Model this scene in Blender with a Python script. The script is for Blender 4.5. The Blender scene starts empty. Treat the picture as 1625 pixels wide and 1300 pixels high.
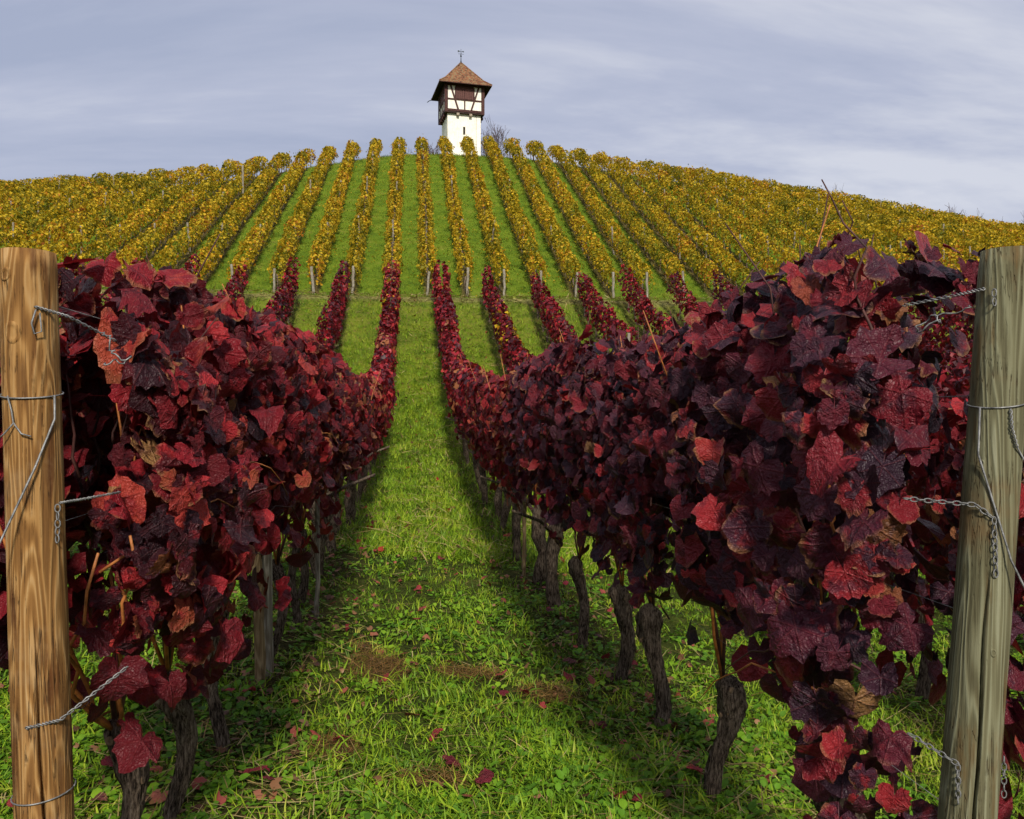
import bpy, math, random
import numpy as np
from mathutils import Vector, Matrix, Quaternion, noise as mnoise

R = math.radians
scene = bpy.context.scene
COL = scene.collection
rng = np.random.default_rng(7)
random.seed(7)

# ------------------------------------------------------------------ camera
EYE = 1.43
YAW = R(7.0)
cd = bpy.data.cameras.new('camera')
cd.sensor_width = 36.0
cd.lens = 28.8
cd.clip_start = 0.05
cd.clip_end = 5000
cam = bpy.data.objects.new('camera', cd)
cam.location = (0, 0, EYE)
cam.rotation_euler = (R(90), 0, -YAW)
COL.objects.link(cam)
scene.camera = cam

# ------------------------------------------------------------------ sun, sky, exposure
SUN_EL, SUN_AZ = R(36), R(2.5)          # azimuth: how far right of straight behind the camera
sv = Vector((math.sin(SUN_AZ) * math.cos(SUN_EL), -math.cos(SUN_AZ) * math.cos(SUN_EL), math.sin(SUN_EL)))
sl = bpy.data.lights.new('sun', 'SUN')
sl.energy = 4.3
sl.angle = R(7)
sl.color = (1.0, 0.93, 0.82)
sun = bpy.data.objects.new('sun', sl)
sun.rotation_euler = (-sv).to_track_quat('-Z', 'Y').to_euler()
sun.location = (20, -30, 40)
COL.objects.link(sun)

scene.view_settings.view_transform = 'Standard'
scene.view_settings.look = 'None'
scene.view_settings.exposure = 0.24
scene.view_settings.gamma = 1.0
scene.render.film_transparent = False
scene.cycles.use_adaptive_sampling = True
scene.cycles.adaptive_threshold = 0.02
scene.cycles.max_bounces = 4
scene.cycles.diffuse_bounces = 2
scene.cycles.glossy_bounces = 1
scene.cycles.transmission_bounces = 3
scene.cycles.caustics_reflective = False
scene.cycles.caustics_refractive = False


def N(nt, typ, ins=None, **props):
    nd = nt.nodes.new(typ)
    for k, v in props.items():
        setattr(nd, k, v)
    for k, v in (ins or {}).items():
        if isinstance(v, bpy.types.NodeSocket):
            nt.links.new(v, nd.inputs[k])
        else:
            nd.inputs[k].default_value = v
    return nd


def ramp(nt, fac, stops, interp='LINEAR'):
    nd = nt.nodes.new('ShaderNodeValToRGB')
    nd.color_ramp.interpolation = interp
    els = nd.color_ramp.elements
    while len(els) < len(stops):
        els.new(0.5)
    for e, (p, c) in zip(els, stops):
        e.position = p
        e.color = (c[0], c[1], c[2], 1) if len(c) == 3 else c
    nt.links.new(fac, nd.inputs[0])
    return nd.outputs[0]


def M2(nt, op, a, b=None, c=None):
    ins = {0: a}
    if b is not None:
        ins[1] = b
    if c is not None:
        ins[2] = c
    return N(nt, 'ShaderNodeMath', ins, operation=op).outputs[0]


def mixc(nt, fac, a, b, blend='MIX'):
    nd = N(nt, 'ShaderNodeMix', None, data_type='RGBA', blend_type=blend)
    for sock, v in ((nd.inputs[0], fac), (nd.inputs[6], a), (nd.inputs[7], b)):
        if isinstance(v, bpy.types.NodeSocket):
            nt.links.new(v, sock)
        else:
            sock.default_value = v if not isinstance(v, tuple) else (v + (1,) if len(v) == 3 else v)
    return nd.outputs[2]


def smooth(nt, v, lo, hi):
    return N(nt, 'ShaderNodeMapRange', {0: v, 1: lo, 2: hi, 3: 0.0, 4: 1.0}, interpolation_type='SMOOTHSTEP').outputs[0]


world = bpy.data.worlds.new('World')
scene.world = world
world.use_nodes = True
wt = world.node_tree
wt.nodes.clear()
sky = N(wt, 'ShaderNodeTexSky', None, sky_type='NISHITA', sun_disc=False)
sky.sun_elevation = SUN_EL
sky.sun_rotation = math.pi - SUN_AZ
sky.air_density = 1.0
sky.dust_density = 1.5
tc = N(wt, 'ShaderNodeTexCoord')
sep = N(wt, 'ShaderNodeSeparateXYZ', {0: tc.outputs['Generated']})
zz = M2(wt, 'ADD', M2(wt, 'MAXIMUM', sep.outputs[2], 0.0), 0.22)
cx = M2(wt, 'DIVIDE', sep.outputs[0], zz)
cy = M2(wt, 'DIVIDE', sep.outputs[1], zz)
cv = N(wt, 'ShaderNodeCombineXYZ', {0: cx, 1: cy, 2: 0.0})
mp = N(wt, 'ShaderNodeMapping', {0: cv.outputs[0], 'Rotation': (0, 0, R(60)), 'Scale': (0.55, 1.15, 1.0), 'Location': (8.3, 3.1, 0)})
n1 = N(wt, 'ShaderNodeTexNoise', {'Vector': mp.outputs[0], 'Scale': 0.95, 'Detail': 7.0, 'Roughness': 0.6, 'Distortion': 0.6})
mp2 = N(wt, 'ShaderNodeMapping', {0: cv.outputs[0], 'Rotation': (0, 0, R(-14)), 'Scale': (0.8, 3.0, 1.0)})
n2 = N(wt, 'ShaderNodeTexNoise', {'Vector': mp2.outputs[0], 'Scale': 1.7, 'Detail': 4.0, 'Roughness': 0.5, 'Distortion': 0.4})
dens = M2(wt, 'ADD', M2(wt, 'MULTIPLY', n1.outputs[0], 0.82), M2(wt, 'MULTIPLY', n2.outputs[0], 0.18))
cloud = ramp(wt, dens, [(0.38, (0.385, 0.43, 0.575)), (0.47, (0.475, 0.51, 0.645)), (0.57, (0.66, 0.68, 0.765))])
bg1 = N(wt, 'ShaderNodeBackground', {0: sky.outputs[0], 1: 0.07})
bg2 = N(wt, 'ShaderNodeBackground', {0: cloud, 1: 0.91})
mx = N(wt, 'ShaderNodeMixShader', {0: 0.88, 1: bg1.outputs[0], 2: bg2.outputs[0]})
wo = N(wt, 'ShaderNodeOutputWorld', {0: mx.outputs[0]})

# ------------------------------------------------------------------ geometry of the place
CX, CY_, F = 812.5, 650.0, 1300.0


def at(px, py, Y):
    a = math.atan((px - CX) / F) + YAW
    X = math.tan(a) * Y
    d = Y * math.cos(YAW) + X * math.sin(YAW)
    return X, Y, EYE + (CY_ - py) / F * d


def pchip(xp, yp):
    xp = np.array(xp, float); yp = np.array(yp, float)
    h = np.diff(xp); dlt = np.diff(yp) / h
    m = np.zeros_like(yp)
    for i in range(1, len(xp) - 1):
        if dlt[i - 1] * dlt[i] > 0:
            w1 = 2 * h[i] + h[i - 1]; w2 = h[i] + 2 * h[i - 1]
            m[i] = (w1 + w2) / (w1 / dlt[i - 1] + w2 / dlt[i])
    m[0], m[-1] = dlt[0], dlt[-1]

    def f(x):
        x = np.clip(np.asarray(x, float), xp[0], xp[-1])
        i = np.clip(np.searchsorted(xp, x) - 1, 0, len(h) - 1)
        t = (x - xp[i]) / h[i]
        return ((2 * t**3 - 3 * t**2 + 1) * yp[i] + (t**3 - 2 * t**2 + t) * h[i] * m[i]
                + (-2 * t**3 + 3 * t**2) * yp[i + 1] + (t**3 - t**2) * h[i] * m[i + 1])
    return f


BASE_Z = 5.4
YC = 69.0
prof = pchip([-400, -30, 0, 3, 6, 10, 13.5, 19.5, 23, 27, 30, 33, 33.5, 37, 40],
             [-6, -1.9, -1.40, -1.43, -1.50, -1.45, -1.25, -0.62, 0.1, 1.5, 2.75, 4.42, 4.62, 4.93, BASE_Z])
sk = [(-330, 330), (-150, 302), (0, 290), (100, 288), (200, 280), (300, 269), (400, 257), (460, 247), (530, 236), (597, 226), (664, 221),
      (738, 222), (805, 225), (870, 232), (935, 243), (1000, 254), (1100, 270), (1200, 290), (1300, 309), (1400, 328), (1500, 347),
      (1625, 368), (1900, 400), (2300, 470)]
skx, skz = [], []
for (px, py) in sk:
    X, Y, Z = at(px, py, YC)
    skx.append(X); skz.append(Z - EYE - 1.45)
crest_f = pchip([-300] + skx + [400], [skz[0] - 7] + skz + [skz[-1] - 7])


def sstep(t):
    t = np.clip(t, 0, 1)
    return t * t * (3 - 2 * t)


def ground(X, Y):
    X = np.asarray(X, float); Y = np.asarray(Y, float)
    near = prof(np.minimum(Y, 40))
    tilt = -0.115 * np.clip(X - 0.2, -2.2, 2.6) * (1 - sstep((Y - 7) / 14)) * sstep((Y + 25) / 20)
    crest = crest_f(X)
    u = (Y - 40) / (YC - 40)
    k = 0.80
    # slope 1 up to k, then eases to 0.25 at u=1, to 0 at 1.3, then falls away
    tot = k + (1 - k) * 0.5 * (1 + 0.32)
    u1 = np.clip(u, 0, k)
    a = np.clip(u - k, 0, 1 - k)
    S = u1 + a - (1 - 0.32) * a * a / (2 * (1 - k))
    b = np.clip(u - 1, 0, 5)
    S = S / tot
    over = 0.32 / tot * b - 0.62 * b * b
    over = np.where(b > 1.2, 0.32 / tot * 1.2 - 0.62 * 1.44 - 0.9 * (b - 1.2), over)
    far = BASE_Z + (crest - BASE_Z) * (S + over)
    far = np.where(u > 1, np.maximum(far, -12), far)
    z = np.where(Y <= 40, near + tilt, far)
    # small unevenness, larger off the lanes' centres
    z = z + 0.018 * np.sin(X * 3.1 + 1.3 * np.sin(Y * 1.7)) * np.sin(Y * 2.3 + X) + 0.05 * np.sin(Y * .31 + X * .17)
    return z + EYE


def gz(x, y):
    return float(ground(x, y))


ROW0, RSP = 0.208, 1.872                   # red rows at ROW0 +- RSP/2 ...
RED = {k: ROW0 + RSP * (k + 0.5) for k in range(-7, 8)}     # k=-1: row left of the lane, k=0: row right of it
YROW0, YSP = 0.83, 1.83

# ------------------------------------------------------------------ helpers


def make_mesh(name, V, Fc, uv=None, rnd=None, smooth_sh=True):
    """V (n,3), Fc (m,3 or 4) arrays; uv per vertex; rnd per face"""
    V = np.ascontiguousarray(V, dtype=np.float32)
    Fc = np.ascontiguousarray(Fc, dtype=np.int32)
    k = Fc.shape[1]
    me = bpy.data.meshes.new(name)
    me.vertices.add(len(V)); me.vertices.foreach_set('co', V.ravel())
    me.loops.add(Fc.size); me.loops.foreach_set('vertex_index', Fc.ravel())
    me.polygons.add(len(Fc)); me.polygons.foreach_set('loop_start', np.arange(0, Fc.size, k, dtype=np.int32))
    me.update(calc_edges=True)
    me.polygons.foreach_set('use_smooth', np.full(len(Fc), bool(smooth_sh)))
    if uv is not None:
        ul = me.uv_layers.new(name='UVMap')
        ul.data.foreach_set('uv', np.ascontiguousarray(uv[Fc.ravel()], dtype=np.float32).ravel())
    if rnd is not None:
        at_ = me.attributes.new('rnd', 'FLOAT', 'FACE')
        at_.data.foreach_set('value', np.ascontiguousarray(rnd, dtype=np.float32))
    return me


def copies(tpl, Rm, T, S, rnd, pick=None):
    """merge transformed copies of a list of templates [(V,F,uv)]"""
    Vs, Fs, Us, Rs = [], [], [], []
    n = len(T)
    if pick is None:
        pick = np.zeros(n, int)
    off = 0
    for j, (v, f, uv) in enumerate(tpl):
        idx = np.nonzero(pick == j)[0]
        if len(idx) == 0:
            continue
        vv = np.einsum('nij,vj->nvi', Rm[idx], v) * S[idx][:, None, None] + T[idx][:, None, :]
        Vs.append(vv.reshape(-1, 3))
        ff = f[None] + (np.arange(len(idx)) * len(v))[:, None, None] + off
        Fs.append(ff.reshape(-1, f.shape[1]))
        Us.append(np.tile(uv, (len(idx), 1)))
        Rs.append(np.repeat(rnd[idx], len(f)))
        off += len(idx) * len(v)
    return np.concatenate(Vs), np.concatenate(Fs), np.concatenate(Us), np.concatenate(Rs)


def link(name, me, mat=None, parent=None, loc=None, **tags):
    o = bpy.data.objects.new(name, me)
    if mat is not None and me is not None and len(me.materials) == 0:
        me.materials.append(mat)
    if parent is not None:
        o.parent = parent
    if loc is not None:
        o.location = loc
    for k_, v_ in tags.items():
        o[k_] = v_
    COL.objects.link(o)
    return o


def empty(name, loc, label, cat, group=None, rz=0.0):
    o = bpy.data.objects.new(name, None)
    o.empty_display_size = 0.1
    o.location = loc
    o.rotation_euler = (0, 0, rz)
    o['label'] = label
    o['category'] = cat
    if group:
        o['group'] = group
    COL.objects.link(o)
    return o


def tube(P, rad, seg=6, cap=True):
    P = np.asarray(P, float); n = len(P)
    rad = np.broadcast_to(np.asarray(rad, float), (n,))
    T = np.gradient(P, axis=0)
    T /= np.linalg.norm(T, axis=1)[:, None] + 1e-9
    ref = np.array([0.0, 0, 1]) if abs(T[0, 2]) < 0.9 else np.array([1.0, 0, 0])
    u = np.cross(T[0], ref); u /= np.linalg.norm(u)
    V = []
    ang = np.linspace(0, 2 * np.pi, seg, endpoint=False)
    for i in range(n):
        u = u - T[i] * np.dot(u, T[i]); u /= np.linalg.norm(u) + 1e-9
        w = np.cross(T[i], u)
        V.append(P[i] + rad[i] * (np.cos(ang)[:, None] * u + np.sin(ang)[:, None] * w))
    V = np.concatenate(V)
    Fq = []
    for i in range(n - 1):
        for j in range(seg):
            a, b = i * seg + j, i * seg + (j + 1) % seg
            Fq.append((a, b, b + seg)); Fq.append((a, b + seg, a + seg))
    if cap:
        V = np.concatenate([V, P[:1], P[-1:]])
        c0, c1 = len(V) - 2, len(V) - 1
        for j in range(seg):
            Fq.append((c0, (j + 1) % seg, j))
            Fq.append((c1, (n - 1) * seg + j, (n - 1) * seg + (j + 1) % seg))
    return V, np.array(Fq, int)


def join(parts):
    Vs, Fs, off = [], [], 0
    for v, f in parts:
        Vs.append(np.asarray(v, float)); Fs.append(np.asarray(f, int) + off); off += len(v)
    return np.concatenate(Vs), np.concatenate(Fs)


def box(x0, x1, y0, y1, z0, z1):
    v = np.array([(x, y, z) for x in (x0, x1) for y in (y0, y1) for z in (z0, z1)], float)
    q = [(0, 1, 3, 2), (4, 6, 7, 5), (0, 4, 5, 1), (2, 3, 7, 6), (0, 2, 6, 4), (1, 5, 7, 3)]
    f = []
    for a, b, c, d in q:
        f += [(a, b, c), (a, c, d)]
    return v, np.array(f)


def bar(p, q, w, t, up=(0, -1, 0)):
    """square beam from p to q, width w across, thickness t along 'up'"""
    p = np.array(p, float); q = np.array(q, float)
    d = q - p; L = np.linalg.norm(d); d /= L
    up = np.array(up, float); up -= d * np.dot(up, d); up /= np.linalg.norm(up)
    s = np.cross(d, up)
    v, f = box(-w / 2, w / 2, -t / 2, t / 2, 0, L)
    return p + v[:, :1] * s + v[:, 1:2] * up + v[:, 2:3] * d, f


def new_mat(name):
    m = bpy.data.materials.new(name)
    m.use_nodes = True
    m.node_tree.nodes.clear()
    return m, m.node_tree


def finish(nt, col, rough=0.6, spec=0.3, bump=None, bstr=0.3, bdist=0.02, transl=0.0, tcol=None, metallic=0.0):
    bs = N(nt, 'ShaderNodeBsdfPrincipled', {'Roughness': rough, 'Metallic': metallic})
    bs.inputs['Specular IOR Level'].default_value = spec
    if isinstance(col, bpy.types.NodeSocket):
        nt.links.new(col, bs.inputs['Base Color'])
    else:
        bs.inputs['Base Color'].default_value = tuple(col) + (1,)
    nrm = None
    if bump is not None:
        nrm = N(nt, 'ShaderNodeBump', {'Height': bump, 'Strength': bstr, 'Distance': bdist}).outputs[0]
        nt.links.new(nrm, bs.inputs['Normal'])
    out = bs.outputs[0]
    if transl > 0:
        tr = N(nt, 'ShaderNodeBsdfTranslucent', {0: tcol if tcol is not None else col})
        if nrm is not None:
            nt.links.new(nrm, tr.inputs['Normal'])
        out = N(nt, 'ShaderNodeMixShader', {0: transl, 1: out, 2: tr.outputs[0]}).outputs[0]
    N(nt, 'ShaderNodeOutputMaterial', {0: out})


ORD = ['', 'first', 'second', 'third', 'fourth', 'fifth', 'sixth', 'seventh', 'eighth', 'ninth', 'tenth', 'eleventh', 'twelfth', 'thirteenth',
       'fourteenth', 'fifteenth', 'sixteenth', 'seventeenth', 'eighteenth', 'nineteenth', 'twentieth']


def ordn(i):
    if i <= 20:
        return ORD[i]
    t = {20: 'twenty', 30: 'thirty', 40: 'forty'}[i // 10 * 10]
    return {30: 'thirtieth', 40: 'fortieth'}.get(i, t + '-' + ORD[i % 10] if i % 10 else t)


# ------------------------------------------------------------------ materials
def leaf_mat(name, stops, src, veins=False, rough=0.5, transl=0.22, blotch=None, vein_col=(0.3, 0.06, 0.06), spec=0.28):
    m, nt = new_mat(name)
    if src == 'object':
        rv = N(nt, 'ShaderNodeObjectInfo').outputs['Random']
    else:
        rv = N(nt, 'ShaderNodeAttribute', None, attribute_name='rnd').outputs['Fac']
    col = ramp(nt, rv, stops)
    uvn = N(nt, 'ShaderNodeUVMap')
    bump = None
    if veins:
        seed = M2(nt, 'MULTIPLY', rv, 57.0)
        off = N(nt, 'ShaderNodeCombineXYZ', {0: seed, 1: seed, 2: 0.0})
        vec = N(nt, 'ShaderNodeVectorMath', {0: uvn.outputs[0], 1: off.outputs[0]}, operation='ADD').outputs[0]
        nz = N(nt, 'ShaderNodeTexNoise', {'Vector': vec, 'Scale': 3.2, 'Detail': 4.0, 'Roughness': 0.6})
        # blotches of a neighbouring leaf colour
        rv2 = M2(nt, 'FRACT', M2(nt, 'MULTIPLY', rv, 7.31))
        col2 = ramp(nt, rv2, stops)
        col = mixc(nt, M2(nt, 'MULTIPLY', smooth(nt, nz.outputs[0], 0.48, 0.66), 0.75), col, col2)
        s = N(nt, 'ShaderNodeSeparateXYZ', {0: N(nt, 'ShaderNodeVectorMath', {0: uvn.outputs[0], 1: (0.5, 0.5, 0)}, operation='SUBTRACT').outputs[0]})
        x = M2(nt, 'ABSOLUTE', s.outputs[0]); y = s.outputs[1]
        r = M2(nt, 'SQRT', M2(nt, 'ADD', M2(nt, 'MULTIPLY', x, x), M2(nt, 'MULTIPLY', y, y)))
        ang = M2(nt, 'ARCTAN2', x, y)
        dmin = ang
        for a in (62, 122):
            dmin = M2(nt, 'MINIMUM', dmin, M2(nt, 'ABSOLUTE', M2(nt, 'SUBTRACT', ang, R(a))))
        dv = M2(nt, 'MULTIPLY', dmin, r)
        vm = M2(nt, 'SUBTRACT', 1.0, smooth(nt, dv, 0.004, 0.016))
        col = mixc(nt, M2(nt, 'MULTIPLY', vm, 0.13), col, vein_col)
        # dry brown margin on some leaves
        ed = M2(nt, 'MULTIPLY', smooth(nt, M2(nt, 'ADD', r, M2(nt, 'MULTIPLY', nz.outputs[0], 0.35)), 0.52, 0.63), smooth(nt, rv2, 0.6, 0.95))
        col = mixc(nt, M2(nt, 'MULTIPLY', ed, 0.8), col, (0.27, 0.13, 0.055))
        vo = N(nt, 'ShaderNodeTexVoronoi', {'Vector': vec, 'Scale': 22.0}, feature='DISTANCE_TO_EDGE')
        bump = M2(nt, 'ADD', M2(nt, 'MULTIPLY', smooth(nt, vo.outputs[0], 0.0, 0.12), 0.10), M2(nt, 'MULTIPLY', smooth(nt, dv, 0.0, 0.03), 0.16))
        cr = N(nt, 'ShaderNodeTexNoise', {'Vector': vec, 'Scale': 4.6, 'Detail': 3.0, 'Roughness': 0.55, 'Distortion': 0.7})
        bump = M2(nt, 'ADD', bump, M2(nt, 'MULTIPLY', cr.outputs[0], 1.5))
    finish(nt, col, rough, spec, bump, 0.75, 0.022, transl, mixc(nt, 0.5, col, (0.42, 0.02, 0.02)) if 'red' in name else col)
    return m


RED_STOPS = [(0.0, (0.020, 0.006, 0.011)), (0.26, (0.042, 0.006, 0.010)), (0.50, (0.100, 0.006, 0.010)), (0.70, (0.22, 0.009, 0.016)),
             (0.87, (0.38, 0.022, 0.026)), (0.96, (0.30, 0.070, 0.028)), (1.0, (0.28, 0.15, 0.055))]
PUR_STOPS = [(0.0, (0.026, 0.010, 0.020)), (0.3, (0.050, 0.010, 0.021)), (0.54, (0.092, 0.008, 0.017)), (0.78, (0.17, 0.009, 0.016)),
             (0.94, (0.28, 0.016, 0.020)), (0.985, (0.20, 0.08, 0.03)), (1.0, (0.30, 0.19, 0.07))]
YEL_STOPS = [(0.0, (0.09, 0.11, 0.010)), (0.22, (0.25, 0.205, 0.013)), (0.5, (0.47, 0.34, 0.015)), (0.78, (0.64, 0.42, 0.02)),
             (0.9, (0.56, 0.23, 0.016)), (1.0, (0.30, 0.10, 0.016))]
M_RED_OBJ = leaf_mat('red_leaf_single', RED_STOPS, 'object', True)
M_PUR_OBJ = leaf_mat('purple_leaf_single', PUR_STOPS, 'object', True, rough=0.49, transl=0.16, spec=0.33)
M_RED = leaf_mat('red_leaf', RED_STOPS, 'attr', True)
M_PUR = leaf_mat('purple_leaf', PUR_STOPS, 'attr', True, rough=0.49, transl=0.16, spec=0.33)
M_RED_FAR = leaf_mat('red_leaf_far', RED_STOPS, 'attr', False)
M_YEL = leaf_mat('yellow_leaf', YEL_STOPS, 'attr', False, transl=0.35, rough=0.6, spec=0.2)


def bark_mat():
    m, nt = new_mat('vine_bark')
    tc = N(nt, 'ShaderNodeTexCoord')
    mp = N(nt, 'ShaderNodeMapping', {0: tc.outputs['Object'], 'Scale': (1, 1, 0.16)})
    n = N(nt, 'ShaderNodeTexNoise', {'Vector': mp.outputs[0], 'Scale': 150.0, 'Detail': 6.0, 'Roughness': 0.7})
    n2 = N(nt, 'ShaderNodeTexNoise', {'Vector': tc.outputs['Object'], 'Scale': 9.0, 'Detail': 3.0})
    h = M2(nt, 'ADD', M2(nt, 'MULTIPLY', n.outputs[0], 0.8), M2(nt, 'MULTIPLY', n2.outputs[0], 0.25))
    col = ramp(nt, h, [(0.40, (0.010, 0.007, 0.005)), (0.48, (0.065, 0.046, 0.033)), (0.55, (0.17, 0.125, 0.09)), (0.68, (0.34, 0.27, 0.205))])
    finish(nt, col, 0.95, 0.1, h, 1.0, 0.03)
    return m


def wood_mat(name, stops, zs=0.16, sc=15.0, dist=58.0, crack=(0.02, 0.012, 0.008), rough=0.85, tint=(0.2, 0.15, 0.09)):
    m, nt = new_mat(name)
    tc = N(nt, 'ShaderNodeTexCoord')
    mp = N(nt, 'ShaderNodeMapping', {0: tc.outputs['Object'], 'Scale': (1, 1, zs)})
    big = N(nt, 'ShaderNodeTexNoise', {'Vector': mp.outputs[0], 'Scale': sc, 'Detail': 1.5, 'Roughness': 0.45, 'Distortion': 0.3})
    wv = N(nt, 'ShaderNodeMath', {0: M2(nt, 'MULTIPLY', big.outputs[0], dist)}, operation='SINE')
    wv = N(nt, 'ShaderNodeMath', {0: wv.outputs[0], 1: 0.5, 2: 0.5}, operation='MULTIPLY_ADD')
    mp2 = N(nt, 'ShaderNodeMapping', {0: tc.outputs['Object'], 'Scale': (1, 1, 0.02)})
    fine = N(nt, 'ShaderNodeTexNoise', {'Vector': mp2.outputs[0], 'Scale': 190.0, 'Detail': 4.0, 'Roughness': 0.6})
    sh = M2(nt, 'POWER', wv.outputs[0], 1.6)
    h = M2(nt, 'ADD', M2(nt, 'ADD', M2(nt, 'MULTIPLY', sh, 0.24), M2(nt, 'MULTIPLY', big.outputs[0], 0.35)), M2(nt, 'MULTIPLY', fine.outputs[0], 0.35))
    col = ramp(nt, h, stops)
    st = N(nt, 'ShaderNodeTexNoise', {'Vector': N(nt, 'ShaderNodeMapping', {0: tc.outputs['Object'], 'Scale': (1, 1, 0.14)}).outputs[0], 'Scale': 30.0, 'Detail': 6.0, 'Roughness': 0.6})
    col = mixc(nt, M2(nt, 'MULTIPLY', smooth(nt, st.outputs[0], 0.52, 0.66), 0.85), col, crack)
    ck = N(nt, 'ShaderNodeTexNoise', {'Vector': N(nt, 'ShaderNodeMapping', {0: tc.outputs['Object'], 'Scale': (1, 1, 0.035), 'Location': (3, 1, 0)}).outputs[0], 'Scale': 75.0, 'Detail': 3.0, 'Roughness': 0.5, 'Distortion': 0.2})
    cm = M2(nt, 'SUBTRACT', 1.0, smooth(nt, M2(nt, 'ABSOLUTE', M2(nt, 'SUBTRACT', ck.outputs[0], 0.5)), 0.004, 0.016))
    bl = N(nt, 'ShaderNodeTexNoise', {'Vector': tc.outputs['Object'], 'Scale': 7.0, 'Detail': 5.0, 'Roughness': 0.65})
    cm = M2(nt, 'MULTIPLY', cm, smooth(nt, bl.outputs[0], 0.42, 0.58))
    col = mixc(nt, M2(nt, 'MULTIPLY', cm, 0.8), col, tuple(c * 0.3 for c in crack))
    col = mixc(nt, M2(nt, 'MULTIPLY', smooth(nt, bl.outputs[0], 0.5, 0.72), 0.45), col, tint)
    finish(nt, col, rough, 0.15, M2(nt, 'SUBTRACT', h, M2(nt, 'MULTIPLY', cm, 0.6)), 0.7, 0.008)
    return m


M_BARK = bark_mat()
M_HONEY = wood_mat('honey_pine', [(0.2, (0.070, 0.030, 0.010)), (0.4, (0.19, 0.092, 0.026)), (0.56, (0.30, 0.165, 0.055)), (0.74, (0.40, 0.265, 0.125))],
                   crack=(0.075, 0.026, 0.007), sc=24.0, zs=0.10, dist=62.0, tint=(0.30, 0.20, 0.10))
M_GREYW = wood_mat('weathered_grey_wood', [(0.2, (0.050, 0.042, 0.020)), (0.42, (0.125, 0.118, 0.065)), (0.6, (0.185, 0.182, 0.110)), (0.75, (0.25, 0.245, 0.165))],
                   crack=(0.10, 0.065, 0.025), sc=22.0, zs=0.06, dist=60.0, tint=(0.15, 0.085, 0.035))
M_PALE = wood_mat('pale_stake_wood', [(0.25, (0.12, 0.10, 0.07)), (0.5, (0.27, 0.24, 0.19)), (0.75, (0.42, 0.39, 0.33))], crack=(0.15, 0.11, 0.07))
M_STAKE = wood_mat('brown_stake_wood', [(0.25, (0.12, 0.075, 0.035)), (0.5, (0.27, 0.19, 0.10)), (0.75, (0.38, 0.30, 0.18))], crack=(0.07, 0.045, 0.02))


def plain(name, col, rough=0.6, spec=0.3, metallic=0.0, nscale=None, var=0.35):
    m, nt = new_mat(name)
    c = col
    b = None
    if nscale:
        tc = N(nt, 'ShaderNodeTexCoord')
        n = N(nt, 'ShaderNodeTexNoise', {'Vector': tc.outputs['Object'], 'Scale': nscale, 'Detail': 5.0, 'Roughness': 0.6})
        lo = tuple(x * (1 - var) for x in col); hi = tuple(min(1, x * (1 + var)) for x in col)
        c = ramp(nt, n.outputs[0], [(0.3, lo), (0.7, hi)])
        b = n.outputs[0]
    finish(nt, c, rough, spec, b, 0.3, 0.01, metallic=metallic)
    return m


M_WIRE = plain('galvanised_wire', (0.20, 0.20, 0.195), 0.6, 0.4, 0.6, 60.0, 0.6)
M_CANE = plain('cane', (0.33, 0.115, 0.03), 0.55, 0.3, 0, 30.0, 0.6)
M_CANE_DK = plain('dark_cane', (0.06, 0.022, 0.018), 0.6, 0.25, 0, 30.0, 0.6)
M_SCAR = plain('cut_wood', (0.17, 0.115, 0.07), 0.85, 0.1, 0, 60.0, 0.5)
M_TENDRIL = plain('dry_tendril', (0.36, 0.27, 0.17), 0.7, 0.2, 0, 60.0, 0.4)
M_TWIG = plain('bare_twig', (0.085, 0.055, 0.055), 0.8, 0.2)


def grass_blade_mat(name, stops, transl=0.3):
    m, nt = new_mat(name)
    rv = N(nt, 'ShaderNodeAttribute', None, attribute_name='rnd').outputs['Fac']
    geo = N(nt, 'ShaderNodeNewGeometry')
    n = N(nt, 'ShaderNodeTexNoise', {'Vector': geo.outputs['Position'], 'Scale': 1.3, 'Detail': 4.0, 'Roughness': 0.6})
    f = M2(nt, 'ADD', M2(nt, 'MULTIPLY', rv, 0.58), M2(nt, 'MULTIPLY', M2(nt, 'SUBTRACT', n.outputs[0], 0.34), 1.0))
    col = ramp(nt, f, stops)
    finish(nt, col, 0.55, 0.25, None, transl=transl, tcol=col)
    return m


M_GRASS = grass_blade_mat('grass_blade', [(0.05, (0.055, 0.105, 0.009)), (0.3, (0.12, 0.23, 0.012)), (0.52, (0.225, 0.365, 0.016)), (0.74, (0.35, 0.44, 0.028)), (0.95, (0.47, 0.40, 0.11))])
M_HILLGRASS = grass_blade_mat('hill_grass_blade', [(0.05, (0.050, 0.085, 0.009)), (0.3, (0.105, 0.175, 0.012)), (0.52, (0.18, 0.265, 0.016)), (0.74, (0.29, 0.33, 0.026)), (0.97, (0.40, 0.34, 0.08))])
M_WEED = grass_blade_mat('weed_leaf', [(0.05, (0.040, 0.11, 0.010)), (0.45, (0.115, 0.26, 0.014)), (0.8, (0.22, 0.37, 0.018)), (1.0, (0.32, 0.40, 0.03))])
M_STRAW = grass_blade_mat('straw', [(0.1, (0.13, 0.075, 0.02)), (0.5, (0.32, 0.23, 0.08)), (0.9, (0.48, 0.40, 0.19))], 0.1)
M_THATCH = grass_blade_mat('dead_brown_grass', [(0.1, (0.055, 0.028, 0.010)), (0.5, (0.17, 0.085, 0.022)), (0.9, (0.33, 0.20, 0.06))], 0.1)


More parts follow.
